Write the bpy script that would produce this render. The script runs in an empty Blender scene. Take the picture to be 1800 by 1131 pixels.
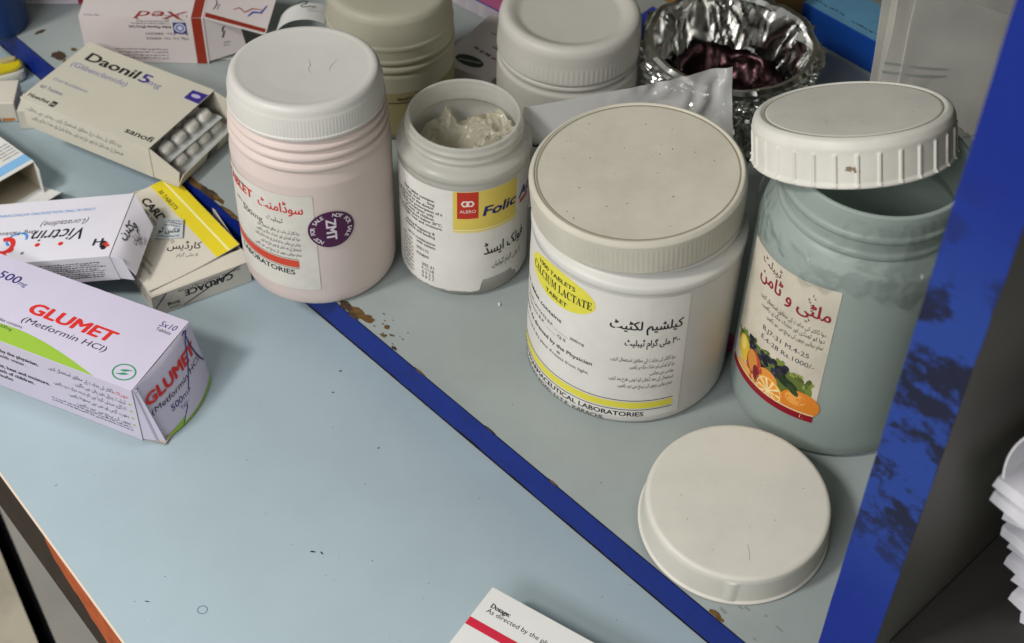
import bpy, bmesh, math, random, unicodedata
from mathutils import Vector, Matrix, noise
random.seed(7)
S = bpy.context.scene
COL = S.collection
R = math.radians

# ------------------------------------------------------------------ camera
PITCH, ROLL = R(46.11), R(1.91)
fwd = Vector((0, math.cos(PITCH), -math.sin(PITCH)))
up0 = Vector((0, math.sin(PITCH), math.cos(PITCH)))
rt0 = Vector((1, 0, 0))
rt = rt0 * math.cos(ROLL) + up0 * math.sin(ROLL)
up = -rt0 * math.sin(ROLL) + up0 * math.cos(ROLL)
cam = bpy.data.cameras.new('camera')
cam.sensor_width = 36
cam.lens = 54.0
cam.clip_start = 0.01
cam.clip_end = 20
camo = bpy.data.objects.new('camera', cam)
COL.objects.link(camo)
camo.matrix_world = Matrix(((rt.x, up.x, -fwd.x, 0), (rt.y, up.y, -fwd.y, 0), (rt.z, up.z, -fwd.z, 0.5), (0, 0, 0, 1)))
S.camera = camo
cam.dof.use_dof = True
cam.dof.focus_distance = 0.63
cam.dof.aperture_fstop = 16

# ------------------------------------------------------------------ light
W = bpy.data.worlds.new('World')
S.world = W
W.use_nodes = True
bg = W.node_tree.nodes['Background']
bg.inputs[0].default_value = (0.60, 0.60, 0.58, 1)
bg.inputs[1].default_value = 0.50


def area(name, loc, target, size, power, color, size_y=None):
    l = bpy.data.lights.new(name, 'AREA')
    l.energy = power
    l.color = color
    l.size = size
    if size_y:
        l.shape = 'RECTANGLE'
        l.size_y = size_y
    o = bpy.data.objects.new(name, l)
    COL.objects.link(o)
    o.location = loc
    o.rotation_euler = (Vector(target) - Vector(loc)).to_track_quat('-Z', 'Y').to_euler()
    return o


area('ceiling_lamp', (-1.23, -0.25, 1.6), (0, 0.45, 0), 0.28, 24, (1, 0.965, 0.91))
area('ceiling_tube_light', (0.28, 0.86, 2.1), (-0.1, 0.4, 0), 0.22, 26, (0.90, 0.95, 1.0), 0.9)
area('front_fill_light', (-0.85, -0.95, 1.3), (0.05, 0.45, 0), 0.9, 17, (0.98, 0.98, 1.0), 0.35)  # added fill without a known source, brightens jar fronts and labels
S.view_settings.view_transform = 'Standard'
S.view_settings.look = 'None'
S.view_settings.exposure = 0.0
S.view_settings.gamma = 1.0
S.view_settings.use_curve_mapping = False
S.cycles.max_bounces = 8
S.cycles.transparent_max_bounces = 16


# ------------------------------------------------------------------ materials
def lin(h):
    h = h.lstrip('#')
    v = [int(h[i:i + 2], 16) / 255 for i in (0, 2, 4)]
    return tuple((c / 12.92 if c <= .04045 else ((c + .055) / 1.055) ** 2.4) for c in v) + (1,)


MC = {}


def mat(name, col, rough=.5, spec=.5, metal=0, var=0, vscale=40, var2=None, bump=0, bscale=200, trans=0, clear=0,
        coat=0, sss=0, tint=None, detail=4):
    """principled surface; var = brightness mottling, trans = share of translucent light, clear = share seen through"""
    if name in MC:
        return MC[name]
    m = bpy.data.materials.new(name)
    m.use_nodes = True
    nt = m.node_tree
    N, L = nt.nodes, nt.links
    b = N['Principled BSDF']
    out = N['Material Output']
    c = lin(col) if isinstance(col, str) else tuple(col) + (1,)
    b.inputs['Base Color'].default_value = c
    b.inputs['Roughness'].default_value = rough
    b.inputs['Specular IOR Level'].default_value = spec
    b.inputs['Metallic'].default_value = metal
    if coat:
        b.inputs['Coat Weight'].default_value = coat
        b.inputs['Coat Roughness'].default_value = .15
    colsock = None
    if var or bump:
        tc = N.new('ShaderNodeTexCoord')
    if var:
        nz = N.new('ShaderNodeTexNoise')
        nz.inputs['Scale'].default_value = vscale
        nz.inputs['Detail'].default_value = detail
        nz.inputs['Roughness'].default_value = .65
        L.new(tc.outputs['Object'], nz.inputs['Vector'])
        rp = N.new('ShaderNodeValToRGB')
        c2 = lin(var2) if var2 else tuple(x * (1 - var) for x in c[:3]) + (1,)
        rp.color_ramp.elements[0].position = .34
        rp.color_ramp.elements[0].color = c2
        rp.color_ramp.elements[1].position = .62
        rp.color_ramp.elements[1].color = c
        L.new(nz.outputs['Fac'], rp.inputs['Fac'])
        colsock = rp.outputs['Color']
        L.new(colsock, b.inputs['Base Color'])
    if bump:
        n2 = N.new('ShaderNodeTexNoise')
        n2.inputs['Scale'].default_value = bscale
        n2.inputs['Detail'].default_value = 3
        L.new(tc.outputs['Object'], n2.inputs['Vector'])
        bp = N.new('ShaderNodeBump')
        bp.inputs['Strength'].default_value = bump
        bp.inputs['Distance'].default_value = .001
        L.new(n2.outputs['Fac'], bp.inputs['Height'])
        L.new(bp.outputs['Normal'], b.inputs['Normal'])
    sh = b.outputs[0]
    if trans:
        t = N.new('ShaderNodeBsdfTranslucent')
        t.inputs[0].default_value = c
        if colsock:
            L.new(colsock, t.inputs[0])
        mx = N.new('ShaderNodeMixShader')
        mx.inputs[0].default_value = trans
        L.new(sh, mx.inputs[1])
        L.new(t.outputs[0], mx.inputs[2])
        sh = mx.outputs[0]
    if clear:
        t = N.new('ShaderNodeBsdfTransparent')
        t.inputs[0].default_value = lin(tint) if tint else (1, 1, 1, 1)
        mx = N.new('ShaderNodeMixShader')
        mx.inputs[0].default_value = clear
        L.new(sh, mx.inputs[1])
        L.new(t.outputs[0], mx.inputs[2])
        sh = mx.outputs[0]
    L.new(sh, out.inputs['Surface'])
    MC[name] = m
    return m


def ink(h, rough=.5):
    return mat('ink_' + h.lstrip('#'), h, rough, .35)


BLK = '#17161a'
GRY = '#5d5a5c'


# ------------------------------------------------------------------ mesh builder
class MB:
    def __init__(s):
        s.v, s.f, s.m, s.mats = [], [], [], []

    def mi(s, m):
        if m not in s.mats:
            s.mats.append(m)
        return s.mats.index(m)

    def add(s, vs, fs, m):
        o = len(s.v)
        s.v += [tuple(p) for p in vs]
        k = s.mi(m)
        for f in fs:
            s.f.append([i + o for i in f])
            s.m.append(k)

    def box(s, a, b, m, M=None):
        x0, y0, z0 = a
        x1, y1, z1 = b
        vs = [Vector(p) for p in ((x0, y0, z0), (x1, y0, z0), (x1, y1, z0), (x0, y1, z0), (x0, y0, z1), (x1, y0, z1), (x1, y1, z1), (x0, y1, z1))]
        if M:
            vs = [M @ p for p in vs]
        s.add(vs, [(3, 2, 1, 0), (4, 5, 6, 7), (0, 1, 5, 4), (1, 2, 6, 5), (2, 3, 7, 6), (3, 0, 4, 7)], m)

    def lathe(s, prof, m, seg=96, ripple=None, fn=None, caps=True):
        """prof: (r, z) from bottom to top; ripple(r, z, k, i) -> r"""
        n = len(prof)
        vs = []
        for i, (r, z) in enumerate(prof):
            for k in range(seg):
                a = 2 * math.pi * k / seg
                rr = ripple(r, z, k, i) if ripple else r
                p = Vector((rr * math.sin(a), -rr * math.cos(a), z))
                vs.append(fn(p, a, i) if fn else p)
        fs = []
        for i in range(n - 1):
            for k in range(seg):
                k2 = (k + 1) % seg
                fs.append((i * seg + k, i * seg + k2, (i + 1) * seg + k2, (i + 1) * seg + k))
        if caps:
            fs.append(tuple(reversed(range(seg))))
            fs.append(tuple(range((n - 1) * seg, n * seg)))
        s.add(vs, fs, m)

    def sheet(s, G, t, m, m2=None):
        """slab of thickness t behind a grid of points G[i][j]"""
        a, b = len(G), len(G[0])
        G = [[Vector(p) for p in row] for row in G]
        nr = []
        for i in range(a):
            for j in range(b):
                du = G[min(i + 1, a - 1)][j] - G[max(i - 1, 0)][j]
                dv = G[i][min(j + 1, b - 1)] - G[i][max(j - 1, 0)]
                q = du.cross(dv)
                nr.append(q.normalized() if q.length > 1e-12 else Vector((0, 0, 1)))
        fr = [G[i][j] for i in range(a) for j in range(b)]
        bk = [p - n * t for p, n in zip(fr, nr)]
        q = [(i * b + j, i * b + j + 1, (i + 1) * b + j + 1, (i + 1) * b + j) for i in range(a - 1) for j in range(b - 1)]
        s.add(fr, q, m)
        s.add(bk, [tuple(reversed(f)) for f in q], m2 or m)
        rim = [j for j in range(b)] + [i * b + b - 1 for i in range(1, a)] + [(a - 1) * b + j for j in range(b - 2, -1, -1)] + [i * b for i in range(a - 2, 0, -1)]
        n = len(rim)
        s.add([fr[i] for i in rim] + [bk[i] for i in rim], [(i, i + n, (i + 1) % n + n, (i + 1) % n) for i in range(n)], m)

    def build(s, name, parent=None, smooth=None, loc=None, rot=None, bevel=0, scale=None):
        if scale:
            s.v = [tuple(c * scale for c in p) for p in s.v]
        me = bpy.data.meshes.new(name)
        me.from_pydata(s.v, [], s.f)
        for m in s.mats:
            me.materials.append(m)
        me.polygons.foreach_set('material_index', s.m)
        if smooth is not None:
            me.polygons.foreach_set('use_smooth', [True] * len(me.polygons))
            me.set_sharp_from_angle(angle=R(smooth))
        me.update()
        o = bpy.data.objects.new(name, me)
        COL.objects.link(o)
        if parent:
            o.parent = parent
        if loc is not None:
            o.location = loc
        if rot is not None:
            o.rotation_euler = rot
        if bevel:
            b = o.modifiers.new('bevel', 'BEVEL')
            b.width = bevel
            b.segments = 2
            b.limit_method = 'ANGLE'
        return o


def thing(name, label, cat, loc=(0, 0, 0), rotz=0, group=None, rot=None):
    o = bpy.data.objects.new(name, None)
    o.empty_display_size = .01
    COL.objects.link(o)
    o.location = loc
    o.rotation_euler = rot if rot else (0, 0, rotz)
    o['label'] = label
    o['category'] = cat
    if group:
        o['group'] = group
    return o


def tag(o, label, cat, group=None):
    o['label'] = label
    o['category'] = cat
    if group:
        o['group'] = group
    return o


def struct(o):
    o['kind'] = 'structure'
    return o


# ------------------------------------------------------------------ printing
FORMS = {}
for cp in range(0xFB50, 0xFEFD):
    d = unicodedata.decomposition(chr(cp)).split()
    if len(d) == 2 and d[0] in ('<initial>', '<medial>', '<final>', '<isolated>'):
        FORMS.setdefault(chr(int(d[1], 16)), {}).setdefault(d[0], chr(cp))


def urdu(t):
    """join the letters and put them in drawing order"""
    t = t.replace('\u0644\u0627', '\ufefb')
    out = []
    n = len(t)
    for i, ch in enumerate(t):
        if ch == '\ufefb':
            p = i > 0 and '<initial>' in FORMS.get(t[i - 1], {})
            out.append('\ufefc' if p else ch)
            continue
        f = FORMS.get(ch)
        if not f:
            out.append(ch)
            continue
        prev = i > 0 and '<initial>' in FORMS.get(t[i - 1], {}) and '<final>' in f
        nx = t[i + 1] if i + 1 < n else ''
        nxt = '<initial>' in f and (nx == '\ufefb' or '<final>' in FORMS.get(nx, {}))
        k = '<medial>' if prev and nxt else '<final>' if prev else '<initial>' if nxt else '<isolated>'
        out.append(f.get(k, ch))
    res = []
    run = ''
    for ch in reversed(out):
        if ch.isdigit():
            run = ch + run
        else:
            if run:
                res.append(run)
                run = ''
            res.append(ch)
    res.append(run)
    return ''.join(res)


def serif(t):
    return ''.join(chr(0x1D400 + ord(c) - 65) if 'A' <= c <= 'Z' else c for c in t)


TC = {}


def tmesh(t, bold):
    key = (t, bold)
    if key not in TC:
        c = bpy.data.curves.new('t', 'FONT')
        c.body = t
        c.size = 1
        c.offset = bold
        c.resolution_u = 3
        o = bpy.data.objects.new('t', c)
        COL.objects.link(o)
        dg = bpy.context.evaluated_depsgraph_get()
        dg.update()
        me = o.evaluated_get(dg).to_mesh()
        vs = [(v.co.x, v.co.y) for v in me.vertices]
        fs = [tuple(p.vertices) for p in me.polygons]
        bpy.data.objects.remove(o)
        bpy.data.curves.remove(c)
        TC[key] = (vs, fs)
    return TC[key]


def flat(O, U, V):
    O, U, V = Vector(O), Vector(U), Vector(V)
    Nn = U.cross(V)
    return lambda u, v, h: O + U * (u / 1000) + V * (v / 1000) + Nn * (h / 1000)


def cyl(Rm):
    def fn(u, v, h):
        a = u / 1000 / Rm
        r = Rm + h / 1000
        return Vector((r * math.sin(a), -r * math.cos(a), v / 1000))
    return fn


def wrinkle(fn, amp=.13):
    return lambda u, v, h: fn(u, v, h + amp * (1 + nz(u, v, 3, .075) + .5 * abs(nz(u * 1.6, v * .5, 8, .12))) + .02)


class Print:
    """draws flat shapes in millimetres on a mapped surface"""

    def __init__(s, mb, fn, base=.05):
        s.mb, s.fn, s.h = mb, fn, base

    def put(s, pts, fs, m, h):
        if isinstance(m, str):
            m = ink(m)
        s.mb.add([s.fn(u, v, s.h + h) for u, v in pts], fs, m)

    def rect(s, u0, v0, u1, v1, m, h=0, n=None, skew=0):
        n = n or max(1, int(abs(u1 - u0) / 1.5))
        pts = []
        k = max(1, int(abs(v1 - v0) / 2.5)) if n > 1 else 1
        for j in range(k + 1):
            for i in range(n + 1):
                f = i / n
                pts.append((u0 + (u1 - u0) * f, v0 + (v1 - v0) * j / k + skew * f))
        w = n + 1
        s.put(pts, [(j * w + i, j * w + i + 1, (j + 1) * w + i + 1, (j + 1) * w + i) for j in range(k) for i in range(n)], m, h)

    def ell(s, cu, cv, ru, rv, m, h=0, seg=40, a0=0, a1=360, rot=0, inner=0):
        rings = max(2, int(max(ru, rv) / 2.5))
        pts = []
        cr, sr = math.cos(R(rot)), math.sin(R(rot))
        for i in range(rings + 1):
            f = inner + (1 - inner) * i / rings
            for k in range(seg + 1):
                a = R(a0 + (a1 - a0) * k / seg)
                x, y = ru * f * math.cos(a), rv * f * math.sin(a)
                pts.append((cu + x * cr - y * sr, cv + x * sr + y * cr))
        w = seg + 1
        s.put(pts, [(i * w + k, (i + 1) * w + k, (i + 1) * w + k + 1, i * w + k + 1) for i in range(rings) for k in range(seg)], m, h)

    def poly(s, pts, m, h=0):
        s.put(pts, [tuple(range(len(pts)))], m, h)

    def line(s, pts, w, m, h=.04):
        vs = []
        n = len(pts)
        for i, (x, y) in enumerate(pts):
            a = pts[max(0, i - 1)]
            b = pts[min(n - 1, i + 1)]
            dx, dy = b[0] - a[0], b[1] - a[1]
            l = math.hypot(dx, dy) or 1
            ww = w * (.5 if i in (0, n - 1) else 1) / 2
            vs += [(x - dy / l * ww, y + dx / l * ww), (x + dy / l * ww, y - dx / l * ww)]
        s.put(vs, [(2 * i, 2 * i + 1, 2 * i + 3, 2 * i + 2) for i in range(n - 1)], m, h)

    def text(s, t, u, v, size, m=BLK, al='l', w=None, sh=0, bold=0, rot=0, h=.04, warp=None):
        vs, fs = tmesh(t, 0)
        if not vs:
            return
        if bold:
            b = bold * size * 1.15
            cb, sn = math.cos(R(rot)) * b, math.sin(R(rot)) * b
            for k, (e, g_) in enumerate(((-1, -.3), (1, .3), (-.4, .5), (.4, -.5), (0, 0))):
                s.text(t, u + e * cb - g_ * sn, v + e * sn + g_ * cb, size, m, al, w, sh, 0, rot, h + .006 * k, warp)
            return
        x0 = min(p[0] for p in vs)
        x1 = max(p[0] for p in vs)
        sx = size if w is None else w / max(1e-6, x1 - x0)
        off = {'l': -x0, 'r': -x1, 'c': -(x0 + x1) / 2}[al]
        cr, sr = math.cos(R(rot)), math.sin(R(rot))
        pts = []
        for x, y in vs:
            X = (x + off) * sx + y * size * sh
            Y = y * size
            if warp:
                X, Y = warp(X, Y)
            pts.append((u + X * cr - Y * sr, v + X * sr + Y * cr))
        s.put(pts, fs, m, h)

    def ur(s, t, u, v, size, m=BLK, al='r', w=None, **k):
        s.text(urdu(t), u, v, size, m, al, w, **k)

    def small(s, u, v, w, size, m=GRY, seed=0, al='l', rot=0):
        """a line of print too small to read: broken dashes"""
        rnd = random.Random(seed)
        x = 0
        cr, sr = math.cos(R(rot)), math.sin(R(rot))
        d = -1 if al == 'r' else 1
        while x < w:
            l = min(rnd.uniform(.5, 1.6) * size, w - x)
            hh = rnd.uniform(.35, .6) * size
            y = rnd.uniform(-.1, .15) * size
            q = [(x, y), (x + l, y + rnd.uniform(-.1, .1) * size), (x + l, y + hh), (x, y + hh * rnd.uniform(.6, 1.1))]
            s.put([(u + d * a * cr - b * sr, v + d * a * sr + b * cr) for a, b in q], [(0, 1, 2, 3)], m, .04)
            x += l + rnd.uniform(.15, .5) * size


def arcs(cu, cv, r, t, size, a_mid, m, P, bold=0, inward=False, step=None, h=.08):
    """letters set round a circle"""
    for i, ch in enumerate(t):
        if ch == ' ':
            continue
        a = a_mid + (i - (len(t) - 1) / 2) * (step or 14) * (1 if inward else -1)
        x, y = cu + r * math.cos(R(a)), cv + r * math.sin(R(a))
        P.text(ch, x, y, size, m, 'c', rot=a - 90 if not inward else a + 90, bold=bold, h=h)


def fillet(prof, rad=.0015, n=4):
    """round the corners of a lathe profile"""
    out = [prof[0]]
    for i in range(1, len(prof) - 1):
        p = Vector((prof[i][0], prof[i][1]))
        a = Vector(prof[i - 1]) - p
        b = Vector(prof[i + 1]) - p
        r = min(rad, a.length * .45, b.length * .45)
        A, B = p + a.normalized() * r, p + b.normalized() * r
        for k in range(n + 1):
            t = k / n
            q = A * (1 - t) ** 2 + p * 2 * t * (1 - t) + B * t * t
            out.append((q.x, q.y))
    out.append(prof[-1])
    return out


def grid(c00, c10, c11, c01, n, m, bend=None):
    """bilinear grid of points; bend(f, g) adds an offset"""
    c00, c10, c11, c01 = map(Vector, (c00, c10, c11, c01))
    G = []
    for i in range(n + 1):
        f = i / n
        row = []
        for j in range(m + 1):
            g = j / m
            p = (c00 * (1 - f) + c10 * f) * (1 - g) + (c01 * (1 - f) + c11 * f) * g
            if bend:
                p = p + Vector(bend(f, g))
            row.append(p)
        G.append(row)
    return G


def nz(x, y, z, s):
    return noise.noise(Vector((x * s, y * s, z * s)))


# ------------------------------------------------------------------ setting
A45 = R(45)
P0 = .2889                      # distance of the cabinet front from the lens axis
T = .0195                       # board thickness
CABROT = R(-45)                 # local x runs along the cabinet front, local y goes into it


def cab(q, p, z):
    c = math.sqrt(.5)
    return Vector((c * q + c * p, -c * q + c * p, z))


lam_desk = mat('desk_laminate', '#9fafb5', .42, .4, var=.08, vscale=11, bump=.03, bscale=900)
lam_shelf = mat('shelf_laminate', '#99a1a0', .42, .4, var=.10, vscale=18, bump=.03, bscale=900)
lam_panel = mat('panel_laminate', '#5a5850', .5, .3, var=.12, vscale=12)
chip = mat('bare_chipboard', '#6d5433', .9, .1, var=.45, vscale=300)
chip2 = mat('bare_chipboard_dark', '#4e4034', .9, .1, var=.4, vscale=300)
blue = mat('blue_edge_paint', '#08257a', .5, .25, var=.18, vscale=60, bump=.15, bscale=300)
darkgap = mat('gap_shade', '#1d1715', .9, .1)  # dark colour paints the shade of the gap under the shelf edge


def stained_blue():
    m = mat('blue_panel_paint', '#2443a8', .5, .2, bump=.12, bscale=300)
    nt = m.node_tree
    N, L = nt.nodes, nt.links
    b = N['Principled BSDF']
    tc = N.new('ShaderNodeTexCoord')
    sx = N.new('ShaderNodeSeparateXYZ')
    L.new(tc.outputs['Object'], sx.inputs[0])
    # worn band between two heights, dark smears inside it
    lo = N.new('ShaderNodeMapRange')
    lo.interpolation_type = 'SMOOTHSTEP'
    lo.inputs[1].default_value, lo.inputs[2].default_value = .060, .125
    hi = N.new('ShaderNodeMapRange')
    hi.interpolation_type = 'SMOOTHSTEP'
    hi.inputs[1].default_value, hi.inputs[2].default_value = .262, .196
    n1 = N.new('ShaderNodeTexNoise')
    n1.inputs['Scale'].default_value = 46
    n1.inputs['Detail'].default_value = 6
    n1.inputs['Roughness'].default_value = .7
    mp = N.new('ShaderNodeMapping')
    mp.inputs['Scale'].default_value = (1, 1, 1.5)
    L.new(tc.outputs['Object'], mp.inputs[0])
    L.new(mp.outputs[0], n1.inputs['Vector'])
    r1 = N.new('ShaderNodeMapRange')
    r1.inputs[1].default_value, r1.inputs[2].default_value = .49, .56
    L.new(n1.outputs['Fac'], r1.inputs[0])
    L.new(sx.outputs['Z'], lo.inputs[0])
    L.new(sx.outputs['Z'], hi.inputs[0])
    mu = N.new('ShaderNodeMath')
    mu.operation = 'MULTIPLY'
    L.new(lo.outputs[0], mu.inputs[0])
    L.new(hi.outputs[0], mu.inputs[1])
    m2 = N.new('ShaderNodeMath')
    m2.operation = 'MULTIPLY'
    L.new(mu.outputs[0], m2.inputs[0])
    L.new(r1.outputs[0], m2.inputs[1])
    wear = N.new('ShaderNodeMixRGB')
    wear.inputs[1].default_value = lin('#10277f')
    wear.inputs[2].default_value = lin('#223d88')
    L.new(mu.outputs[0], wear.inputs[0])
    mix = N.new('ShaderNodeMixRGB')
    mix.inputs[2].default_value = lin('#171b33')
    L.new(m2.outputs[0], mix.inputs[0])
    L.new(wear.outputs[0], mix.inputs[1])
    L.new(mix.outputs[0], b.inputs['Base Color'])
    return m


# desk: the edge line runs from (-.2152,.4011) to (-.1459,.3197)
e0 = Vector((-.2152, .4011, 0))
ed = (Vector((-.1459, .3197, 0)) - e0).normalized()
en = Vector((-ed.y, ed.x, 0))   # points away from the camera, over the desk
DZ = -T
mb = MB()


def dk(a, b, z):
    p = e0 + ed * a + en * b
    return (p.x, p.y, z)


mb.add([dk(-.8, 0, DZ), dk(.9, 0, DZ), dk(.9, 1.2, DZ), dk(-.8, 1.2, DZ), dk(-.8, 0, DZ - .0008), dk(.9, 0, DZ - .0008), dk(.9, 1.2, DZ - .0008), dk(-.8, 1.2, DZ - .0008)],
       [(0, 1, 2, 3), (0, 4, 5, 1), (1, 5, 6, 2), (2, 6, 7, 3), (3, 7, 4, 0), (7, 6, 5, 4)], lam_desk)
desk = struct(mb.build('desk'))
P = Print(mb2 := MB(), flat((0, 0, DZ), (1, 0, 0), (0, 1, 0)), .06)
# dried ring, ink specks and crumbs of paint on the desk
ringm = mat('dried_ring', '#5b7078', .5)
P.ell(-118.5, 336, 2.1, 2.0, ringm, seg=24, inner=.82)
for x, y, w, l, a in ((-141, 339, .5, 2.2, 170), (-78.2, 365.5, .8, 2.4, 175), (-74.5, 365, .7, 1.8, 130), (-53.6, 362, .4, .8, 60), (-56, 421, .6, 1.3, 70), (-77, 465, .9, 1.6, 20), (-79, 452, .7, 1.2, 160),
                      (-136, 351, .3, .8, 40), (-60, 401, .3, .8, 0), (-100, 384, .3, .7, 60), (-190, 395, .25, 1.6, 45), (-30, 352, .3, .6, 10), (-112, 412, .35, .7, 100)):
    P.ell(x, y, l / 2, w / 2, ink('#1b2440'), seg=8, rot=a)
dustm, scm = mat('desk_dust', '#b9c2c4', .7, .2), mat('desk_scuff', '#93a2a8', .6, .3)
rnd = random.Random(21)


def on_desk(x_, y_):
    return (Vector((x_ / 1000, y_ / 1000, 0)) - e0).dot(en) > .012


for i in range(160):
    xx_, yy_ = rnd.uniform(-200, 90), rnd.uniform(310, 500)
    if not on_desk(xx_, yy_):
        continue
    P.ell(xx_, yy_, rnd.uniform(.12, .35), rnd.uniform(.1, .25), (dustm, scm, ink('#4a545a'))[i % 3 if i % 4 else 0], -.02, seg=6)
for i in range(16):
    x_, y_, a_, l_ = rnd.uniform(-200, 60), rnd.uniform(310, 480), rnd.uniform(0, 3.1), rnd.uniform(3, 9)
    if not on_desk(x_, y_) or not on_desk(x_ + l_ * math.cos(a_ + .3), y_ + l_ * math.sin(a_ + .3)):
        continue
    P.line([(x_ + l_ * k / 4 * math.cos(a_ + .1 * k), y_ + l_ * k / 4 * math.sin(a_ + .1 * k)) for k in range(5)], rnd.uniform(.10, .2), scm, -.03)
mb2.build('ink_mark', desk)
mb = MB()
wood = mat('desk_edge_wood', '#b5562a', .7, .2, var=.35, vscale=120)
dark = mat('desk_edge_dark', '#2b211c', .7, .2, var=.4, vscale=90)
pale = mat('laminate_cut_edge', '#d8c3ae', .6)
# band of wood with its torn dark veneer
mb.add([dk(-.8, -.0002, DZ - .0009), dk(.9, -.0002, DZ - .0009), dk(.9, -.0002, DZ - .046), dk(-.8, -.0002, DZ - .046), dk(-.8, .6, DZ - .0009), dk(.9, .6, DZ - .0009), dk(.9, .6, DZ - .046), dk(-.8, .6, DZ - .046)],
       [(0, 3, 2, 1), (3, 7, 6, 2), (0, 4, 7, 3), (1, 2, 6, 5)], dark)
pts = []
rnd = random.Random(3)
bot = []
n = 26
for i in range(n + 1):
    f = i / n
    a = .040 + .12 * f
    dep = (.0046 + .0085 * min(1, f * 2.1)) if f > .02 else .002
    if f > .5:
        dep = .0122 - .004 * math.sin((f - .5) * 9)
    bot.append((a, dep + rnd.uniform(-.0006, .0006)))
vs = []
for a, dep in bot:
    vs += [dk(a + rnd.uniform(-.0004, .0004), -.0006, DZ - .0012), dk(a, -.0006, DZ - .0012 - dep * 2.3)]
mb.add(vs, [(2 * i, 2 * i + 1, 2 * i + 3, 2 * i + 2) for i in range(n)], wood)
mb.add([dk(-.8, -.0007, DZ + .00005), dk(.9, -.0007, DZ + .00005), dk(.9, -.0007, DZ - .0012), dk(-.8, -.0007, DZ - .0012), dk(-.8, 0, DZ + .00005), dk(.9, 0, DZ + .00005)],
       [(0, 3, 2, 1), (4, 0, 1, 5)], pale)
mb.build('edge_band', desk)

# floor far below the desk edge
mb = MB()
fl = mat('floor_tile', '#a5a29a', .5, .4, var=.25, vscale=5)
FZ = -.35
g0, g1 = Vector((-.3387, .6035, 0)), Vector((-.2888, .5211, 0))
gd = (g1 - g0).normalized()
gn = Vector((gd.y, -gd.x, 0))


def fp(a, b, z=FZ):
    p = g0 + gd * a + gn * b
    return (p.x, p.y, z)


mb.add([fp(-3, -3), fp(3, -3), fp(3, -.006), fp(-3, -.006)], [(0, 1, 2, 3)], fl)
mb.add([fp(-3, .004), fp(3, .004), fp(3, 3), fp(-3, 3)], [(0, 1, 2, 3)], mat('floor_tile_beige', '#c0b8a4', .5, .4, var=.3, vscale=14))
mb.add([fp(-3, -.006, FZ - .012), fp(3, -.006, FZ - .012), fp(3, .004, FZ - .012), fp(-3, .004, FZ - .012)], [(0, 1, 2, 3)], mat('floor_joint', '#0d0d0f', .9, .1))
mb.add([fp(-3, -.006, FZ - .012), fp(3, -.006, FZ - .012), fp(3, -.006), fp(-3, -.006)], [(0, 1, 2, 3)], mat('floor_joint', '#0d0d0f', .9, .1))
mb.add([fp(-3, .004, FZ - .012), fp(3, .004, FZ - .012), fp(3, .004), fp(-3, .004)], [(0, 1, 2, 3)], mat('floor_joint', '#0d0d0f', .9, .1))
floor = struct(mb.build('floor'))

# cabinet
cabm = MB()


def cbox(q0, q1, p0, p1, z0, z1, m, mb=None):
    vs = [cab(q0, p0, z0), cab(q1, p0, z0), cab(q1, p1, z0), cab(q0, p1, z0), cab(q0, p0, z1), cab(q1, p0, z1), cab(q1, p1, z1), cab(q0, p1, z1)]
    (mb or cabm).add(vs, [(3, 2, 1, 0), (4, 5, 6, 7), (0, 1, 5, 4), (1, 2, 6, 5), (2, 3, 7, 6), (3, 0, 4, 7)], m)


QI, QO = -.1308, -.1308 + T
PB = .64
cbox(-.95, QI - .0002, P0 + .0006, PB, DZ + .0006, 0, lam_shelf)
shelf = struct(cabm.build('shelf'))
# chipped laminate along the shelf edge
mb = MB()
fs = flat(cab(0, P0, 0), cab(1, 0, 0) - cab(0, 0, 0), cab(0, 1, 0) - cab(0, 0, 0))
P = Print(mb, fs, .06)


def blot(u, v, ru, rv, m, sd, h=0, k=22):
    rnd = random.Random(sd)
    P.poly([(u + ru * (1 + .45 * nz(math.cos(a) * 1.7, math.sin(a) * 1.7, sd * 3.1, 1) + rnd.uniform(-.16, .16)) * math.cos(a), v + rv * (1 + .45 * nz(math.cos(a) * 1.7, math.sin(a) * 1.7, sd * 5.3, 1) + rnd.uniform(-.16, .16)) * math.sin(a))
            for a in [2 * math.pi * i / k for i in range(k)]], m, h)


edgepts = [((-397, 2.4), 6, 2.2), ((-390, 3.6), 5.2, 2.6), ((-384.5, 4.6), 3, 1.9), ((-391, .8), 3, 1.2), ((-375.5, 7.2), 1.5, 1.1), ((-372.5, 2.6), 1.3, .9), ((-363.5, 1.3), 1.6, .8), ((-369.5, 5.9), .8, .6),
           ((-512, 1.2), 9, 1.7), ((-502, 1.9), 7, 2.1), ((-496, 2.6), 5, 1.3), ((-484, .8), 7, 1.2), ((-524, 1.4), 6, 1.6),
           ((-175.5, 1.6), 2.6, 1.3), ((-172.5, 1.2), 2.4, 1.0), ((-300, .4), 3, .5), ((-345, .4), 4, .5), ((-262, .4), 3, .5), ((-647, 8.2), 4.4, 3.4), ((-639, 8), 3, 1.6), ((-646, 17), 1.8, 1.2), ((-672, 12), 1.2, 3.4)]
for i, ((u, v), a, b) in enumerate(edgepts):
    blot(u, v, a, b, chip if i % 3 else chip2, i + 2, h=.02 * (i % 4))
for i in range(14):
    blot(rnd.uniform(-392, -362), rnd.uniform(2, 12), rnd.uniform(.3, .9), rnd.uniform(.2, .5), chip2, 60 + i, k=9)
for i in range(30):
    blot(rnd.uniform(-500, -190), rnd.uniform(8, 160), rnd.uniform(.15, .4), rnd.uniform(.12, .3), ink('#4b4a46'), 90 + i, k=7)
for i in range(7):
    blot(-168 + rnd.uniform(-9, 16), 9 + rnd.uniform(-5, 8), rnd.uniform(.6, 2.2), rnd.uniform(.4, .9), mat('scuff', '#7f8580', .6), 140 + i, k=12)
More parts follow.
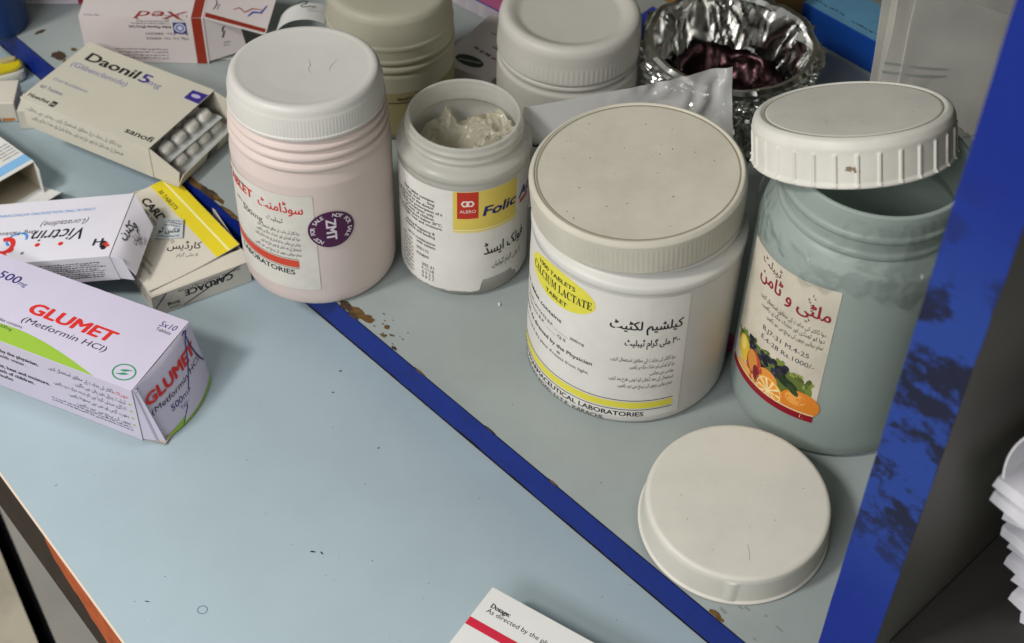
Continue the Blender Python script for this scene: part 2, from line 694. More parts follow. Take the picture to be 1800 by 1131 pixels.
mb.build('chipped_edge', shelf)
# blue painted front edge, slightly ragged
mb = MB()
n = 240
top, botm = [], []
for i in range(n + 1):
    q = -.95 + (.95 + QI - .0003) * i / n
    top.append(cab(q, P0, -.0001 - .00035 * max(0, nz(q, 1, 0, 220)) - .0002 * abs(nz(q, 5, 0, 70))))
    botm.append(cab(q, P0, DZ + .0022 + .0009 * nz(q, 2, 0, 150) + .0008 * nz(q, 2, 0, 40)))
mb.add(top + botm, [(i, i + n + 1, i + n + 2, i + 1) for i in range(n)], blue)
mb.add([cab(-.95, P0 + .0004, -.0002), cab(QI - .0003, P0 + .0004, -.0002), cab(QI - .0003, P0 + .0004, DZ), cab(-.95, P0 + .0004, DZ)], [(0, 3, 2, 1)], darkgap)
mb.build('edge_strip', shelf)

mb = MB()
cbox(QI, QO, P0 + .0006, PB, DZ, .42, lam_panel, mb)
pan = struct(mb.build('side_panel'))
mb = MB()
sb = stained_blue()
n = 60
l, r_ = [], []
for i in range(n + 1):
    z = DZ + (.42 - DZ) * i / n
    l.append(cab(QI + .0002 * nz(z, 3, 0, 60), P0, z))
    r_.append(cab(QO + .0004 * nz(z, 9, 0, 90), P0, z))
mb.add(l + r_, [(i, i + n + 1, i + n + 2, i + 1) for i in range(n)], sb)
mb.build('edge_strip', pan)
mb = MB()
cbox(-.95, .4, PB, PB + .012, DZ, .8, mat('back_board', '#6f6d60', .7, .2, var=.15, vscale=9), mb)
struct(mb.build('back_panel'))
mb = MB()
cbox(-.95, QI - .001, P0 + .001, PB - .001, .37, .388, lam_shelf, mb)
cbox(QO + .001, .4, P0 + .001, PB - .001, .37, .388, lam_shelf, mb)
struct(mb.build('upper_shelf'))
mb = MB()
cbox(QO + .0005, .4, P0 + .012, PB - .001, .028, .045, mat('dark_shelf', '#3a3836', .6, .2, var=.2, vscale=15), mb)
struct(mb.build('lower_shelf'))

# ------------------------------------------------------------------ jars
def facing(x, y):
    L = math.hypot(x, y)
    return math.atan2(-x / L, y / L)


def jar_thing(label, x, y, name='pill_jar', z=0, group='plastic pill jars on the shelf'):
    return thing(name, label, 'jar', (x, y, z), facing(x, y), group)


paper = mat('label_paper', '#dcd9d2', .6, .3, var=.07, vscale=60, bump=.06, bscale=260)
paper_aged = mat('label_paper_aged', '#cfc7b6', .65, .25, var=.16, vscale=45, bump=.1, bscale=200)
paper_worn = mat('label_paper_worn', '#d8d4cb', .65, .25, var=.1, vscale=55, bump=.14, bscale=130)
white_pl = mat('white_plastic', '#dad8d2', .42, .45, var=.05, vscale=30, trans=.12, bump=.02, bscale=500)
ivory_pl = mat('ivory_plastic', '#d0cdc2', .5, .4, var=.08, vscale=35, bump=.03, bscale=400)
dusty_pl = mat('dusty_white_plastic', '#c6c1b2', .6, .3, var=.11, vscale=45, bump=.05, bscale=300)
pink_pl = mat('pink_tinged_plastic', '#e0d0c9', .45, .4, var=.06, vscale=25, trans=.12)
dirt = mat('brown_grime', '#8d7a63', .8, .1)
D1 = 'دوا ڈاکٹر کی ہدایت کے مطابق استعمال کریں۔'
D2 = 'دوا کو ٹھنڈی اور خشک جگہ پر رکھیں۔'
D3 = 'روشنی سے بچائیں۔'
D4 = 'استعمال کے بعد ڈھکن کو اچھی طرح بند کریں۔'
D5 = 'تمام دوائیں بچوں کی پہنچ سے دور رکھیں۔'


def label_sheet(mb, fn, pts, m, n=60, k=34, h0=.02, torn=None):
    """pts: four corners (u,v) TL TR BR BL in mm"""
    tl, tr, br, bl = [Vector(p) for p in pts]
    vs = []
    for j in range(k + 1):
        g = j / k
        for i in range(n + 1):
            f = i / n
            p = (bl * (1 - f) + br * f) * (1 - g) + (tl * (1 - f) + tr * f) * g
            if torn:
                p = Vector(torn(p.x, p.y, f, g))
            vs.append(fn(p.x, p.y, h0 + .02))
    w = n + 1
    mb.add(vs, [(j * w + i, j * w + i + 1, (j + 1) * w + i + 1, (j + 1) * w + i) for j in range(k) for i in range(n)], m)


# --- pink tinged jar with the purple sticker
x, y, r = -.0907, .5212, .0353
t = jar_thing('pink tinged white jar with white ribbed screw cap and round purple sticker', x, y)
mb = MB()
mb.lathe(fillet([(.001, 0), (r - .0022, 0), (r - .0004, .0022), (r, .006), (r, .0715), (r - .0014, .0770), (r - .0016, .0786), (r - .0004, .0796), (r - .0004, .0816), (r - .0022, .0826), (r - .0022, .0838), (r - .0008, .0847), (r - .0008, .0866), (r - .0026, .0876), (r - .0026, .0890), (r - .0014, .0898), (r - .0014, .0912), (r - .0032, .0922), (r - .0032, .0955), (r - .006, .0958), (.001, .0958)], .0009, 3), pink_pl)
mb.build('body', t, 35)
mb = MB()
rc, h = .0318, .0302


def knurl(rr, z, k, i):
    return rr + (.00012 if k % 3 else -.00004) * (1 if .0012 < z < .0098 and rr > .03 else 0)


mb.lathe(fillet([(.0312, 0), (.0336, 0), (.0336, .0014), (.0331, .0018), (.0328, .0102), (.0324, .0112), (.0320, .0136), (.0308, .0152), (.0292, .0156), (.0272, .0152), (.018, .0143), (.001, .0136)], .0014, 4), white_pl, 420, knurl)
P = Print(mb, lambda u, v, h: Vector((u / 1000, v / 1000, .0139 + .0013 * (math.hypot(u, v) / 27) ** 2 + h / 1000)), .12)
for q in ([(2, 6), (2.5, 2), (1.2, -1), (2.2, -4)], [(14, 4), (11, 0), (10, -4)]):
    P.line(q, .28, mat('cap_crease', '#d0cdc6', .5))
mb.build('cap', t, 40, loc=(0, .0002, .0926), rot=(R(-3.2), 0, 0))
mb = MB()
fn = wrinkle(cyl(r))
P = Print(mb, fn, .12)
label_sheet(mb, fn, [(-68, 66), (-1.6, 66.8), (-1.4, 11.2), (-68, 10)], paper_worn)
P.text('TABLET', -30.5, 57.6, 6.6, '#c8352c', 'r', w=22, bold=.03)
P.ur('سوڈامنٹ', -6.2, 56.6, 7.4, '#c8352c', w=21, bold=.012)
P.text('300mg', -26, 46.8, 4.2, '#55505a', 'r', w=13)
P.ur('ٹیبلیٹ', -15.5, 50.2, 3.2, BLK, w=8)
for i, s_ in enumerate((D1, D2, D3 + ' ' + D2, D4, D5)):
    P.ur(s_, -8.6, 44.4 - 3.2 * i, 2.5, '#4a4648', w=(21, 22, 23, 20, 24)[i])
P.rect(-66, 24.6, -10, 28.8, '#cc4a33')
P.rect(-66, 29.3, -10, 29.6, BLK)
P.rect(-66, 23.8, -10, 24.1, BLK)
P.text('LABORATORIES', -12.4, 20.0, 4.2, BLK, 'r', w=32, bold=.015)
P.text('For each tablet', -34, 66 - 4.6, 2.4, '#55505a', 'r')
P.small(-45, 50, 10, 1.6, seed=4)
mb.build('label', t, 60)
mb = MB()
fn = wrinkle(cyl(r))
P = Print(mb, fn, .3)
pur = mat('purple_sticker', '#4c1a44', .45, .35, var=.1, vscale=80)
cu, cv = 5.4, 47.0
P.ell(cu, cv, 10.2, 10.2, pur, seg=48)
P.text('ZMT', cu - 2.2, cv, 6.2, '#d8cfd6', 'c', w=11.6, bold=.04, rot=-90, h=.05)
arcs(cu, cv, 7.3, 'NOT FOR SALE', 2.7, 20, '#d8cfd6', P, bold=.03, step=10.6, h=.05)
arcs(cu, cv, 7.3, 'NOT FOR SALE', 2.7, 176, '#d8cfd6', P, bold=.03, step=10.6, h=.05)
mb.build('sticker', t, 60)

# --- open jar with the crumpled bag inside
x, y, r = -.0237, .5242, .0291
t = jar_thing('open translucent jar without its cap, yellow and red label, crumpled cream bag inside', x, y)
clear_pl = mat('milky_clear_plastic', '#e9e8e1', .3, .5, trans=.5, clear=.32, var=.05, vscale=40)
mb = MB()
prof_o = [(.001, 0), (r - .0022, 0), (r - .0004, .0022), (r, .006), (r, .0648), (r - .0003, .0668), (r + .0008, .0690), (r + .0008, .0712), (r - .0012, .0728), (r - .0040, .0738), (r - .0042, .0752), (r - .0032, .0758), (r - .0032, .0768), (r - .0042, .0776), (r - .0042, .0790), (r - .0032, .0798), (r - .0032, .0806), (r - .0042, .0816), (r - .0042, .0838)]
prof_i = [(r - .0058, .0838), (r - .0058, .0735), (r - .0016, .0700), (r - .0016, .006), (.001, .004)]
mb.lathe(fillet(prof_o + prof_i, .0007, 3), clear_pl, 96)
mb.build('body', t, 40)
mb = MB()
fn = wrinkle(cyl(r))
P = Print(mb, fn, .14)


def torn(u, v, f, g):
    if g < .35:
        k = (1 - g / .35)
        if 7 < u < 27:
            v += k * (6.5 * (1 if u > 8.5 else (u - 7) / 1.5) + 1.2 * nz(u, 0, 2, .9) - (3 if u > 24 else 0))
        v += k * .5 * nz(u, 4, 2, .6)
    return (u, v)


label_sheet(mb, fn, [(-80, 64.4), (80, 64.4), (80, 4.2), (-80, 4.2)], paper, 220, 34, torn=torn)
P.rect(-4.8, 40.6, 26, 64.2, mat('label_yellow', '#d8c25c', .55, .3, var=.06), -.03)
P.rect(-4.8, 41.6, 26, 42.2, '#e8e0b0', 0)
P.rect(-4.8, 40.4, 26, 40.9, '#e3d897', 0)
P.rect(-3.0, 48.8, 6.3, 64.0, '#b9301f', .01)
for dx in (-1.1, 1.1):
    P.ell(1.6 + dx, 57.4, 1.9, 1.9, '#e4d6cc', .04, seg=6, inner=.55)
P.line([(0, 55.6), (3.2, 59.2)], .5, '#e4d6cc', .06)
P.text('ALBRO', 1.6, 52.2, 2.5, '#e4d6cc', 'c', w=7)
P.text('Folic Acid', 8.4, 49.6, 7.6, '#1d2160', 'l', w=36, bold=.035, sh=.22)
P.rect(29, 46.2, 37, 48.4, '#b9301f')
P.ur('فولک ایسڈ', 32, 26, 8.4, BLK, w=23, bold=.012)
P.ur('۵ ملی گرام گولیاں', 30, 17.2, 4.4, BLK, w=17)
tl = ['Each tablet contains:', 'Folic Acid . . . 5mg', 'as directed by the doctor.', 'to be sold on the prescription of a', 'medical practitioner only.', 'of reach of children.', 'Store at temperature below 30°C.', 'from light, heat and moisture.', '', 'during Pregnancy &', 'Lactation and feeding', '', 'use in combination', 'with tablets']
for i, s_ in enumerate(tl):
    if s_:
        P.text(s_, -9.6 if i in (3, 6, 7) else -13.2, 55.4 - 2.15 * i, 2.2, BLK if i in (0, 2) else '#3b3838', 'r', bold=.01)
P.text('000175', -16.6, 23.6, 2.4, '#3b3838', 'r')
P.text('020809', -16.6, 20.0, 2.4, '#3b3838', 'r')
for i, s_ in enumerate(('305.31', 'F-1118', '0 9 2 5', '0 8 2 7')):
    P.text(s_, -20.6, 14.6 - 2.5 * i, 2.7, '#2c2a2c', 'l', w=6.6)
for i in range(9):
    P.small(-35, 26 - 2.3 * i, 9, 1.5, seed=30 + i)
mb.build('label', t, 60)
# crumpled bag of tablets inside
mb = MB()
cream = mat('cream_crumpled_film', '#e6e0c8', .2, .6, trans=.5, clear=.3, var=.12, vscale=120)
n, m_ = 110, 150
vs, fs_ = [], []
for i in range(n + 1):
    rr = .0232 * i / n
    for k in range(m_):
        a = 2 * math.pi * k / m_
        px, py = rr * math.cos(a), rr * math.sin(a)
        c1 = abs(nz(px, py, 1.3, 90))
        z = .0655 + .014 * (.5 - abs(nz(px + .3 * py, py * .6, .3, 75)) * 1.7 - .35 * abs(nz(px, py - .4 * px, 7, 150)) - .12 * abs(nz(px, py, 3, 330))) + .004 * (px / .023) + .004 * nz(px, py, 5, 50)
        if i == n:
            z -= .004
        vs.append((px, py, z))
fs_ = [(i * m_ + k, i * m_ + (k + 1) % m_, (i + 1) * m_ + (k + 1) % m_, (i + 1) * m_ + k) for i in range(n) for k in range(m_)]
mb.add(vs, [f for f in fs_], cream)
bagin = mb.build('crumpled_bag', None, 25, loc=(x, y, 0), rot=(0, 0, facing(x, y)))
tag(bagin, 'crumpled cream plastic bag stuffed inside the open jar', 'plastic bag')

# --- big white jar with the tilted lid
x, y, r = .0507, .4662, .0439
t = jar_thing('large white jar with yellow oval on its label and cream lid sitting askew', x, y)
mb = MB()
mb.lathe(fillet([(.001, 0), (r - .0018, 0), (r - .0003, .0018), (r, .004), (r, .0775), (r + .0006, .0790), (r + .0004, .0815), (r - .0024, .0832), (r - .0036, .0842), (r - .0036, .0862), (r - .0026, .087), (r - .0026, .0885), (r - .0040, .0895), (r - .0042, .0965), (r - .006, .0968), (r - .006, .088), (.001, .087)], .001, 3), white_pl, 128)
mb.build('body', t, 35)
mb = MB()
rl = .0440


def ribs(rr, z, k, i):
    return rr + (.0001 if k % 3 else -.00003) * (1 if .0005 < z < .0125 and rr > .042 else 0)


mb.lathe(fillet([(.0405, .001), (.0425, 0), (.0437, 0), (.0437, .0015), (.0441, .0125), (.0442, .0145), (.0428, .0163), (.0419, .0163), (.0416, .0157), (.0408, .0157), (.02, .0158), (.001, .0158)], .0006, 3), dusty_pl, 420, ribs)
P = Print(mb, flat((0, 0, .0158), (1, 0, 0), (0, 1, 0)), .03)
P.ell(0, 0, 41.2, 41.2, mat('rim_groove_ring', '#8f8670', .8), .02, seg=90, inner=.984)  # thin brownish ring along the rim groove
for i in range(26):
    a, q = random.uniform(0, 6.28), math.sqrt(random.random()) * 38
    P.ell(q * math.cos(a), q * math.sin(a), random.uniform(.15, .5), random.uniform(.15, .4), dirt if i % 3 else ink('#3a352e'), seg=7)
mb.build('lid', t, 40, loc=(-.0016, 0, .0888), rot=(R(1.0), R(-4.5), 0), scale=.985)
mb = MB()
fn = wrinkle(cyl(r))
P = Print(mb, fn, .14)
label_sheet(mb, fn, [(-95, 76.6), (24.6, 76.6), (26.2, 5.4), (-95, 4.6)], paper, 110, 34)
yl = mat('label_yellow_bright', '#dfd64a', .55, .3, var=.05)
P.ell(-33, 66.8, 19.5, 9.6, yl, -.02, seg=48, rot=1)
P.text('1000 TABLETS', -34, 70.4, 3.2, BLK, 'c', w=22, bold=.02)
P.text(serif('CALCIUM LACTATE'), -32.6, 64.2, 6.2, BLK, 'c', w=35)
P.text('TABLET', -33, 59.2, 3.2, BLK, 'c', w=13, bold=.02)
P.text('Each tablet contains', -29, 48.4, 3.2, BLK, 'r', w=34, bold=.012)
P.text('CALCIUM LACTATE B.P. ______ 300mg', -17, 42.6, 2.3, BLK, 'r', w=44)
P.text('Excipients B.P. ____ Q.S', -26, 39.2, 2.3, BLK, 'r', w=32)
P.text('DOSAGE: As directed by the Physician', -13, 33.0, 3.1, BLK, 'r', w=54, bold=.014)
P.text('Store in a cool & dry place. Protect from light.', -14, 27.0, 2.5, '#3a3838', 'r', w=52)
P.ur('کیلشیم لکٹیٹ', 22.6, 58.6, 7.0, BLK, w=29.6, bold=.016)
P.ur('۳۰۰ ملی گرام ٹیبلیٹ', 22.2, 49.4, 5.0, BLK, w=22.6, bold=.01)
for i, s_ in enumerate((D1, D2, D3, D4, D5)):
    P.ur(s_, 21.4, 40.0 - 3.9 * i, 3.0, '#3a3838', w=(27, 19, 10.5, 27, 23)[i])
P.rect(-92, 11.0, 22.8, 14.8, yl)
P.rect(-92, 15.6, 22.8, 16.0, BLK)
P.rect(-92, 9.8, 22.8, 10.2, BLK)
P.text('KARACHI PHARMACEUTICAL LABORATORIES', 10.6, 6.0, 3.9, BLK, 'r', w=82, bold=.016)
P.text('HAWKES BAY ROAD, S.I.T.E., KARACHI.', -6, 2.3, 3.2, BLK, 'r', w=56)
P.ell(-29.5, 30.4, 1.1, .7, dirt, .05, seg=9)
mb.build('label', t, 60)

# --- teal jar with the flipped lid and torn film
x, y, r = .1366, .4479, .0413
t = jar_thing('tall pale teal jar with fruit picture label and white lid propped open on its rim', x, y)
teal = mat('pale_teal_plastic', '#c6d3cd', .36, .45, trans=.48, clear=.08, var=.05, vscale=20)
mb = MB()
zo = [(.001, 0), (r - .0030, 0), (r - .0006, .0030), (r, .008), (r, .097), (r - .0014, .103), (r - .0046, .108), (r - .0062, .1095), (r - .0052, .1105), (r - .0052, .1123), (r - .0062, .1133), (r - .0062, .1175), (r - .0054, .1185), (r - .0054, .1200), (r - .0064, .1210), (r - .0064, .1305)]
zi = [(r - .0084, .1305), (r - .0084, .109), (r - .0030, .100), (r - .0022, .006), (.001, .004)]
mb.lathe(fillet(zo + zi, .001, 3), teal, 112)
mb.build('body', t, 40)
mb = MB()
mb.lathe([(.001, .0065), (r - .0046, .0065), (r - .0026, .012), (r - .0026, .0225), (.02, .0245), (.001, .025)], mat('teal_tablets', '#6f9a98', .5, .4, var=.4, vscale=320, bump=.5, bscale=320), 64)
tag(mb.build('tablet_fill', None, 40, loc=(x, y, 0)), 'teal tablets filling the bottom of the tall teal jar', 'tablets')
mb = MB()
lid_pl = mat('white_lid_plastic', '#d6d4cb', .5, .4, var=.09, vscale=50, bump=.04, bscale=300)
rl = .0425


def broad(rr, z, k, i):
    return rr + (.0007 if (k % 12) in (0, 1) else 0) * (1 if .001 < z < .0145 and rr > .039 else 0)


mb.lathe(fillet([(.0005, .0185), (.0385, .0185), (.0398, .0170), (.0400, .002), (.0404, 0), (.0432, 0), (.0434, .0012), (.0424, .0022), (.0422, .0140), (.0424, .0165), (.0412, .0198), (.0392, .0208), (.0385, .0208), (.0375, .0202), (.0368, .0202), (.0360, .0206), (.02, .0206), (.001, .0206)], .0009, 3), lid_pl, 360, broad)
P = Print(mb, cyl(.0426), .3)
for i in range(8):
    P.ell(7 + random.gauss(0, 1.3), 8.5 + random.gauss(0, .8), random.uniform(.4, 1.4), random.uniform(.3, .8), dirt, .01 * i, seg=9)
P = Print(mb, flat((0, 0, .0206), (1, 0, 0), (0, 1, 0)), .03)
P.ell(0, 0, 37.3, 37.3, mat('rim_groove_ring', '#8f8670', .8), -.3, seg=90, inner=.982)  # same brownish ring, set in this lid's groove
for i in range(14):
    P.ell(random.uniform(-28, 28), random.uniform(-24, 24), random.uniform(.2, .8), random.uniform(.2, .4), mat('faint_smudge', '#a8a295', .7), seg=8)
mb.build('lid', t, 40, loc=(-.0104, .0040, .1252), rot=(R(-18), R(-14), 0), scale=.89)
mb = MB()
fn = wrinkle(cyl(r))
P = Print(mb, fn, .14)
label_sheet(mb, fn, [(-50, 92), (-1.3, 96.6), (-.8, 22), (-50, 20.6)], paper_aged, 64, 40)
DR = '#8a1a2c'
P.ur('ٹیبلٹ', -26.8, 88.0, 5.4, '#5a2230', w=12.5)
P.ur('ملٹی و ٹامن', -3.2, 79.4, 9.4, DR, w=36, bold=.016)
for i, s_ in enumerate((D1, D2, D5)):
    P.ur(s_, -3.4, 71.6 - 3.8 * i, 3.0, '#3a3638', w=(33, 31, 27)[i])
P.text('B.J7-31 M.4-25', -31, 57.0, 3.5, '#4a4650', 'l', w=23)
P.text('E.4-28 Rs.1000/-', -31, 52.0, 3.5, '#4a4650', 'l', w=26)
# printed fruit
P.ell(-25.5, 38, 22, 8.5, '#5d6b2e', -.02, seg=30)
for i in range(16):
    P.ell(-25.5 + 21 * math.cos(i * .42) + random.uniform(-1, 1), 38.5 + 7 * abs(math.sin(i * .42)) + random.uniform(0, 1.4), 3.2, 1.4, ('#6f8138', '#4a5a28', '#8a9448')[i % 3], -.015, seg=9, rot=random.uniform(0, 180))
rnd = random.Random(11)
for i in range(46):
    P.ell(-27 + rnd.uniform(-11, 11), 41.5 + rnd.uniform(-4.5, 4.5), 1.6, 1.6, ('#1d1f2c', '#2a2c3c', '#12141e')[i % 3], .005 * (i % 4), seg=12)
    if i % 3 == 0:
        P.ell(-27 + rnd.uniform(-11, 11), 41.5 + rnd.uniform(-4, 4), .4, .4, '#6a6c80', .03, seg=8)
P.ell(-41, 36, 5.2, 6.4, '#d8b93c', .03, seg=22)
P.ell(-42, 38, 2.6, 3.4, '#e6cf68', .04, seg=18)
P.ell(-32, 33.5, 5.4, 8.2, '#b5482f', .05, seg=26, rot=12)
P.ell(-33.4, 35.5, 3.4, 5.4, '#d18a3e', .06, seg=22, rot=12)
P.ell(-29.8, 31, 2.2, 4.4, '#7e1f2a', .065, seg=18, rot=14)
P.ell(-36.5, 25.6, 8, 4.2, '#dfa95a', .055, seg=20)
P.ell(-23.5, 34.2, 5.2, 4.6, '#dd8f3c', .05, seg=24)
P.ell(-22, 28.2, 7.2, 7.0, '#e7a63f', .07, seg=30)
P.ell(-22, 28.2, 6.5, 6.3, '#f0d9a0', .08, seg=30)
for k in range(10):
    a0 = 36 * k
    P.ell(-22 + 1.0 * math.cos(R(a0 + 18)), 28.2 + 1.0 * math.sin(R(a0 + 18)), 5.0, 5.0, ('#e08a24', '#e89a34')[k % 2], .09, seg=5, a0=a0 + 4, a1=a0 + 32)
P.ell(-7.5, 30, 8.6, 7.2, '#d9822b', .08, seg=30)
P.ell(-9.5, 32, 4.6, 3.4, '#e7a04c', .085, seg=22)
P.ell(-14.6, 38.6, 5.4, 2.4, '#20301c', .09, seg=16, rot=-18)
P.ell(-11.4, 36.2, 3.6, 1.6, '#2f4424', .095, seg=14, rot=-40)
P.ell(-6, 23.6, 5, 1.6, '#e6cf9a', .1, seg=16)
P.rect(-50, 20.9, -.9, 24.4, '#8d1526', .11, skew=.9)
P.rect(-50, 24.5, -.9, 25.2, '#e0cba0', .1, skew=.9)
for i in range(12):
    P.ell(-11.5 + random.gauss(0, .8), 90 - i * 1.3, random.uniform(.2, .7), random.uniform(.3, .8), mat('grime_speck', '#7d7263', .8), .02, seg=7)
mb.build('label', t, 60)
# torn cling film round the neck
film = bpy.data.materials.new('cling_film')
film.use_nodes = True
nt = film.node_tree
for nn in list(nt.nodes):
    nt.nodes.remove(nn)
o_ = nt.nodes.new('ShaderNodeOutputMaterial')
mx = nt.nodes.new('ShaderNodeMixShader')
tr = nt.nodes.new('ShaderNodeBsdfTransparent')
gl = nt.nodes.new('ShaderNodeBsdfGlossy')
gl.inputs['Roughness'].default_value = .09
fr = nt.nodes.new('ShaderNodeFresnel')
fr.inputs['IOR'].default_value = 1.32
mm = nt.nodes.new('ShaderNodeMath')
mm.operation = 'ADD'
mm.inputs[1].default_value = .0
mm.operation = 'MULTIPLY'
mm.inputs[1].default_value = .5
nt.links.new(fr.outputs[0], mm.inputs[0])
tr.inputs[0].default_value = (.99, .99, .99, 1)
nt.links.new(mm.outputs[0], mx.inputs[0])
nt.links.new(tr.outputs[0], mx.inputs[1])
nt.links.new(gl.outputs[0], mx.inputs[2])
nt.links.new(mx.outputs[0], o_.inputs['Surface'])
mb = MB()
n, k = 260, 40
vs = []
for j in range(k + 1):
    g = j / k
    for i in range(n + 1):
        a = -2.5 + 5.0 * i / n
        edge = .012 * nz(a, 0, 4, 1.9) + .006 * nz(a, 0, 9, 6)
        z = .129 - (.034 + edge) * g
        q = r - .0022 - .0030 * max(0, 1 - g * 1.5) + (.0026 if g > .6 else .0026 * g) + .0010 * abs(nz(a * 2.2, z * 60, 2.7, 1.2)) + .0012 * abs(nz(a * 7, z * 110 + a * 3, .7, 1)) + .0006 * abs(nz(a * 21, z * 420, .7, 1))
        if a > .9:
            q += .003 * min(1, (a - .9) * 2) * (1 - g * .6)
        vs.append((q * math.sin(a), -q * math.cos(a), z))
w = n + 1
mb.add(vs, [(j * w + i, (j + 1) * w + i, (j + 1) * w + i + 1, j * w + i + 1) for j in range(k) for i in range(n)], film)
mb.build('film_wrap', t, 28)

# --- loose cap in front
x, y, r = .0913, .3716, .0389
mb = MB()


def seam(rr, z, k, i):
    return rr + (.0006 if k in (3, 4, 5) else 0) * (1 if .002 < z < .0135 and rr > .036 else 0)


mb.lathe(fillet([(.0365, .0006), (.0374, 0), (.0389, 0), (.0390, .0009), (.0380, .0016), (.0374, .0135), (.0368, .0155), (.0355, .0162), (.001, .0163)], .0011, 4), ivory_pl, 200, seam)
P = Print(mb, flat((0, 0, .0163), (1, 0, 0), (0, 1, 0)), .03)
for i in range(8):
    a, q = random.uniform(0, 6.28), math.sqrt(random.random()) * 33
    P.ell(q * math.cos(a), q * math.sin(a), random.uniform(.2, .6), random.uniform(.15, .3), mat('faint_smudge', '#a8a295', .7), seg=7, rot=random.uniform(0, 180))
P.line([(7, -20), (8.5, -24), (9, -27)], .25, mat('faint_smudge', '#a8a295', .7))
o = mb.build('jar_lid', None, 40, loc=(x, y, .0030), rot=(R(4.2), R(1.0), facing(x, y)), scale=.985)
tag(o, 'plain white plastic lid lying loose on the shelf by the blue edge', 'lid')

# --- two jars behind
x, y = -.0655, .635
t = jar_thing('olive tinged translucent jar with wide frosted cap, behind the purple sticker jar', x, y)
olive = mat('olive_frosted_plastic', '#cdcab4', .45, .4, trans=.4, var=.06, vscale=25)
ocap = mat('olive_frosted_cap', '#cbc8b5', .48, .4, trans=.4, var=.06, vscale=25)
r = .0318
mb = MB()
mb.lathe(fillet([(.001, 0), (r - .004, 0), (r - .001, .004), (r, .009), (r, .0405), (r - .001, .0425), (r + .0004, .0435), (r + .0004, .0455), (r - .002, .047), (.001, .047)], .001, 3), olive)
mb.build('body', t, 35)
mb = MB()
mb.lathe(fillet([(.029, 0), (.0317, 0), (.0319, .002), (.0312, .0028), (.0312, .0075), (.0316, .0083), (.0316, .0098), (.0310, .0106), (.0308, .0235), (.0295, .0262), (.027, .0270), (.012, .0268), (.001, .0267)], .0012, 3), ocap, 120)
mb.build('cap', t, 38, loc=(0, 0, .0478))
mb = MB()
fn = cyl(r)
label_sheet(mb, fn, [(-8, 31.5), (60, 31.5), (60, 6), (-8, 6)], mat('olive_label', '#9a9168', .6, .3, var=.1), 40, 6)
P = Print(mb, fn, .14)
P.text('Good Company', 2, 27.2, 2.2, BLK, 'l', bold=.03)
P.rect(-8, 25.3, 20, 25.8, BLK)
mb.build('label', t, 60)

x, y = .0237, .634
t = jar_thing('frosted grey white jar with broad dished cap, behind the clear zip bag', x, y)
frost = mat('frosted_grey_plastic', '#d6d3ca', .45, .4, trans=.22, var=.05, vscale=25)
r = .0358
mb = MB()
mb.lathe(fillet([(.001, 0), (r - .004, 0), (r - .001, .004), (r, .009), (r, .036), (r - .0012, .0375), (r - .0012, .039), (r - .0004, .0398), (r - .0004, .0415), (r - .002, .0425), (.001, .0425)], .001, 3), frost)
mb.build('body', t, 35)
mb = MB()


def knurl2(rr, z, k, i):
    return rr + (.00014 if k % 4 < 2 else 0) * (1 if .001 < z < .009 and rr > .03 else 0)


mb.lathe(fillet([(.033, 0), (.0359, 0), (.0359, .0015), (.0355, .009), (.0353, .0165), (.0340, .0195), (.0312, .0206), (.0285, .0198), (.025, .0178), (.012, .0172), (.001, .0172)], .0016, 4), frost, 360, knurl2)
mb.build('cap', t, 38, loc=(0, 0, .0432))

# ------------------------------------------------------------------ medicine boxes
def carton(mb, L, Wd, H, m, inner, tk=.0005, open_pos=False, open_neg=False):
    """folded card tube along x, base at z=0, optional open ends"""
    x0, x1, y0, y1 = -L / 2, L / 2, -Wd / 2, Wd / 2
    o = [(y0, 0), (y1, 0), (y1, H), (y0, H)]
    i = [(y0 + tk, tk), (y1 - tk, tk), (y1 - tk, H - tk), (y0 + tk, H - tk)]
    vs = [(x, *p) for x in (x0, x1) for p in o] + [(x, *p) for x in (x0, x1) for p in i]
    F = [(1, 0, 4, 5), (2, 1, 5, 6), (3, 2, 6, 7), (0, 3, 7, 4)]
    mb.add(vs, F, m)
    mb.add(vs, [(8, 9, 13, 12), (9, 10, 14, 13), (10, 11, 15, 14), (11, 8, 12, 15)], inner)
    mb.add(vs, [(0, 1, 9, 8), (1, 2, 10, 9), (2, 3, 11, 10), (3, 0, 8, 11)] + [(5, 4, 12, 13), (6, 5, 13, 14), (7, 6, 14, 15), (4, 7, 15, 12)], inner)
    if not open_neg:
        mb.add([vs[k] for k in (0, 1, 2, 3)], [(3, 2, 1, 0)][:1] and [(0, 3, 2, 1)], m)
    if not open_pos:
        mb.add([vs[k] for k in (4, 5, 6, 7)], [(0, 1, 2, 3)], m)


card_in = mat('bare_card_inside', '#a89d86', .8, .15, var=.1, vscale=60)
card_grey = mat('grey_card_inside', '#b7b3aa', .8, .15, var=.1, vscale=60)
lilac = mat('lilac_white_card', '#c8c1d3', .42, .4, var=.04, vscale=30)
cream_c = mat('cream_white_card', '#d3cdbf', .45, .35, var=.05, vscale=30)
white_c = mat('white_card', '#d9d8d4', .42, .4, var=.04, vscale=30)
GB = 'medicine boxes scattered on the desk'
X3, Y3, Z3 = Vector((1, 0, 0)), Vector((0, 1, 0)), Vector((0, 0, 1))

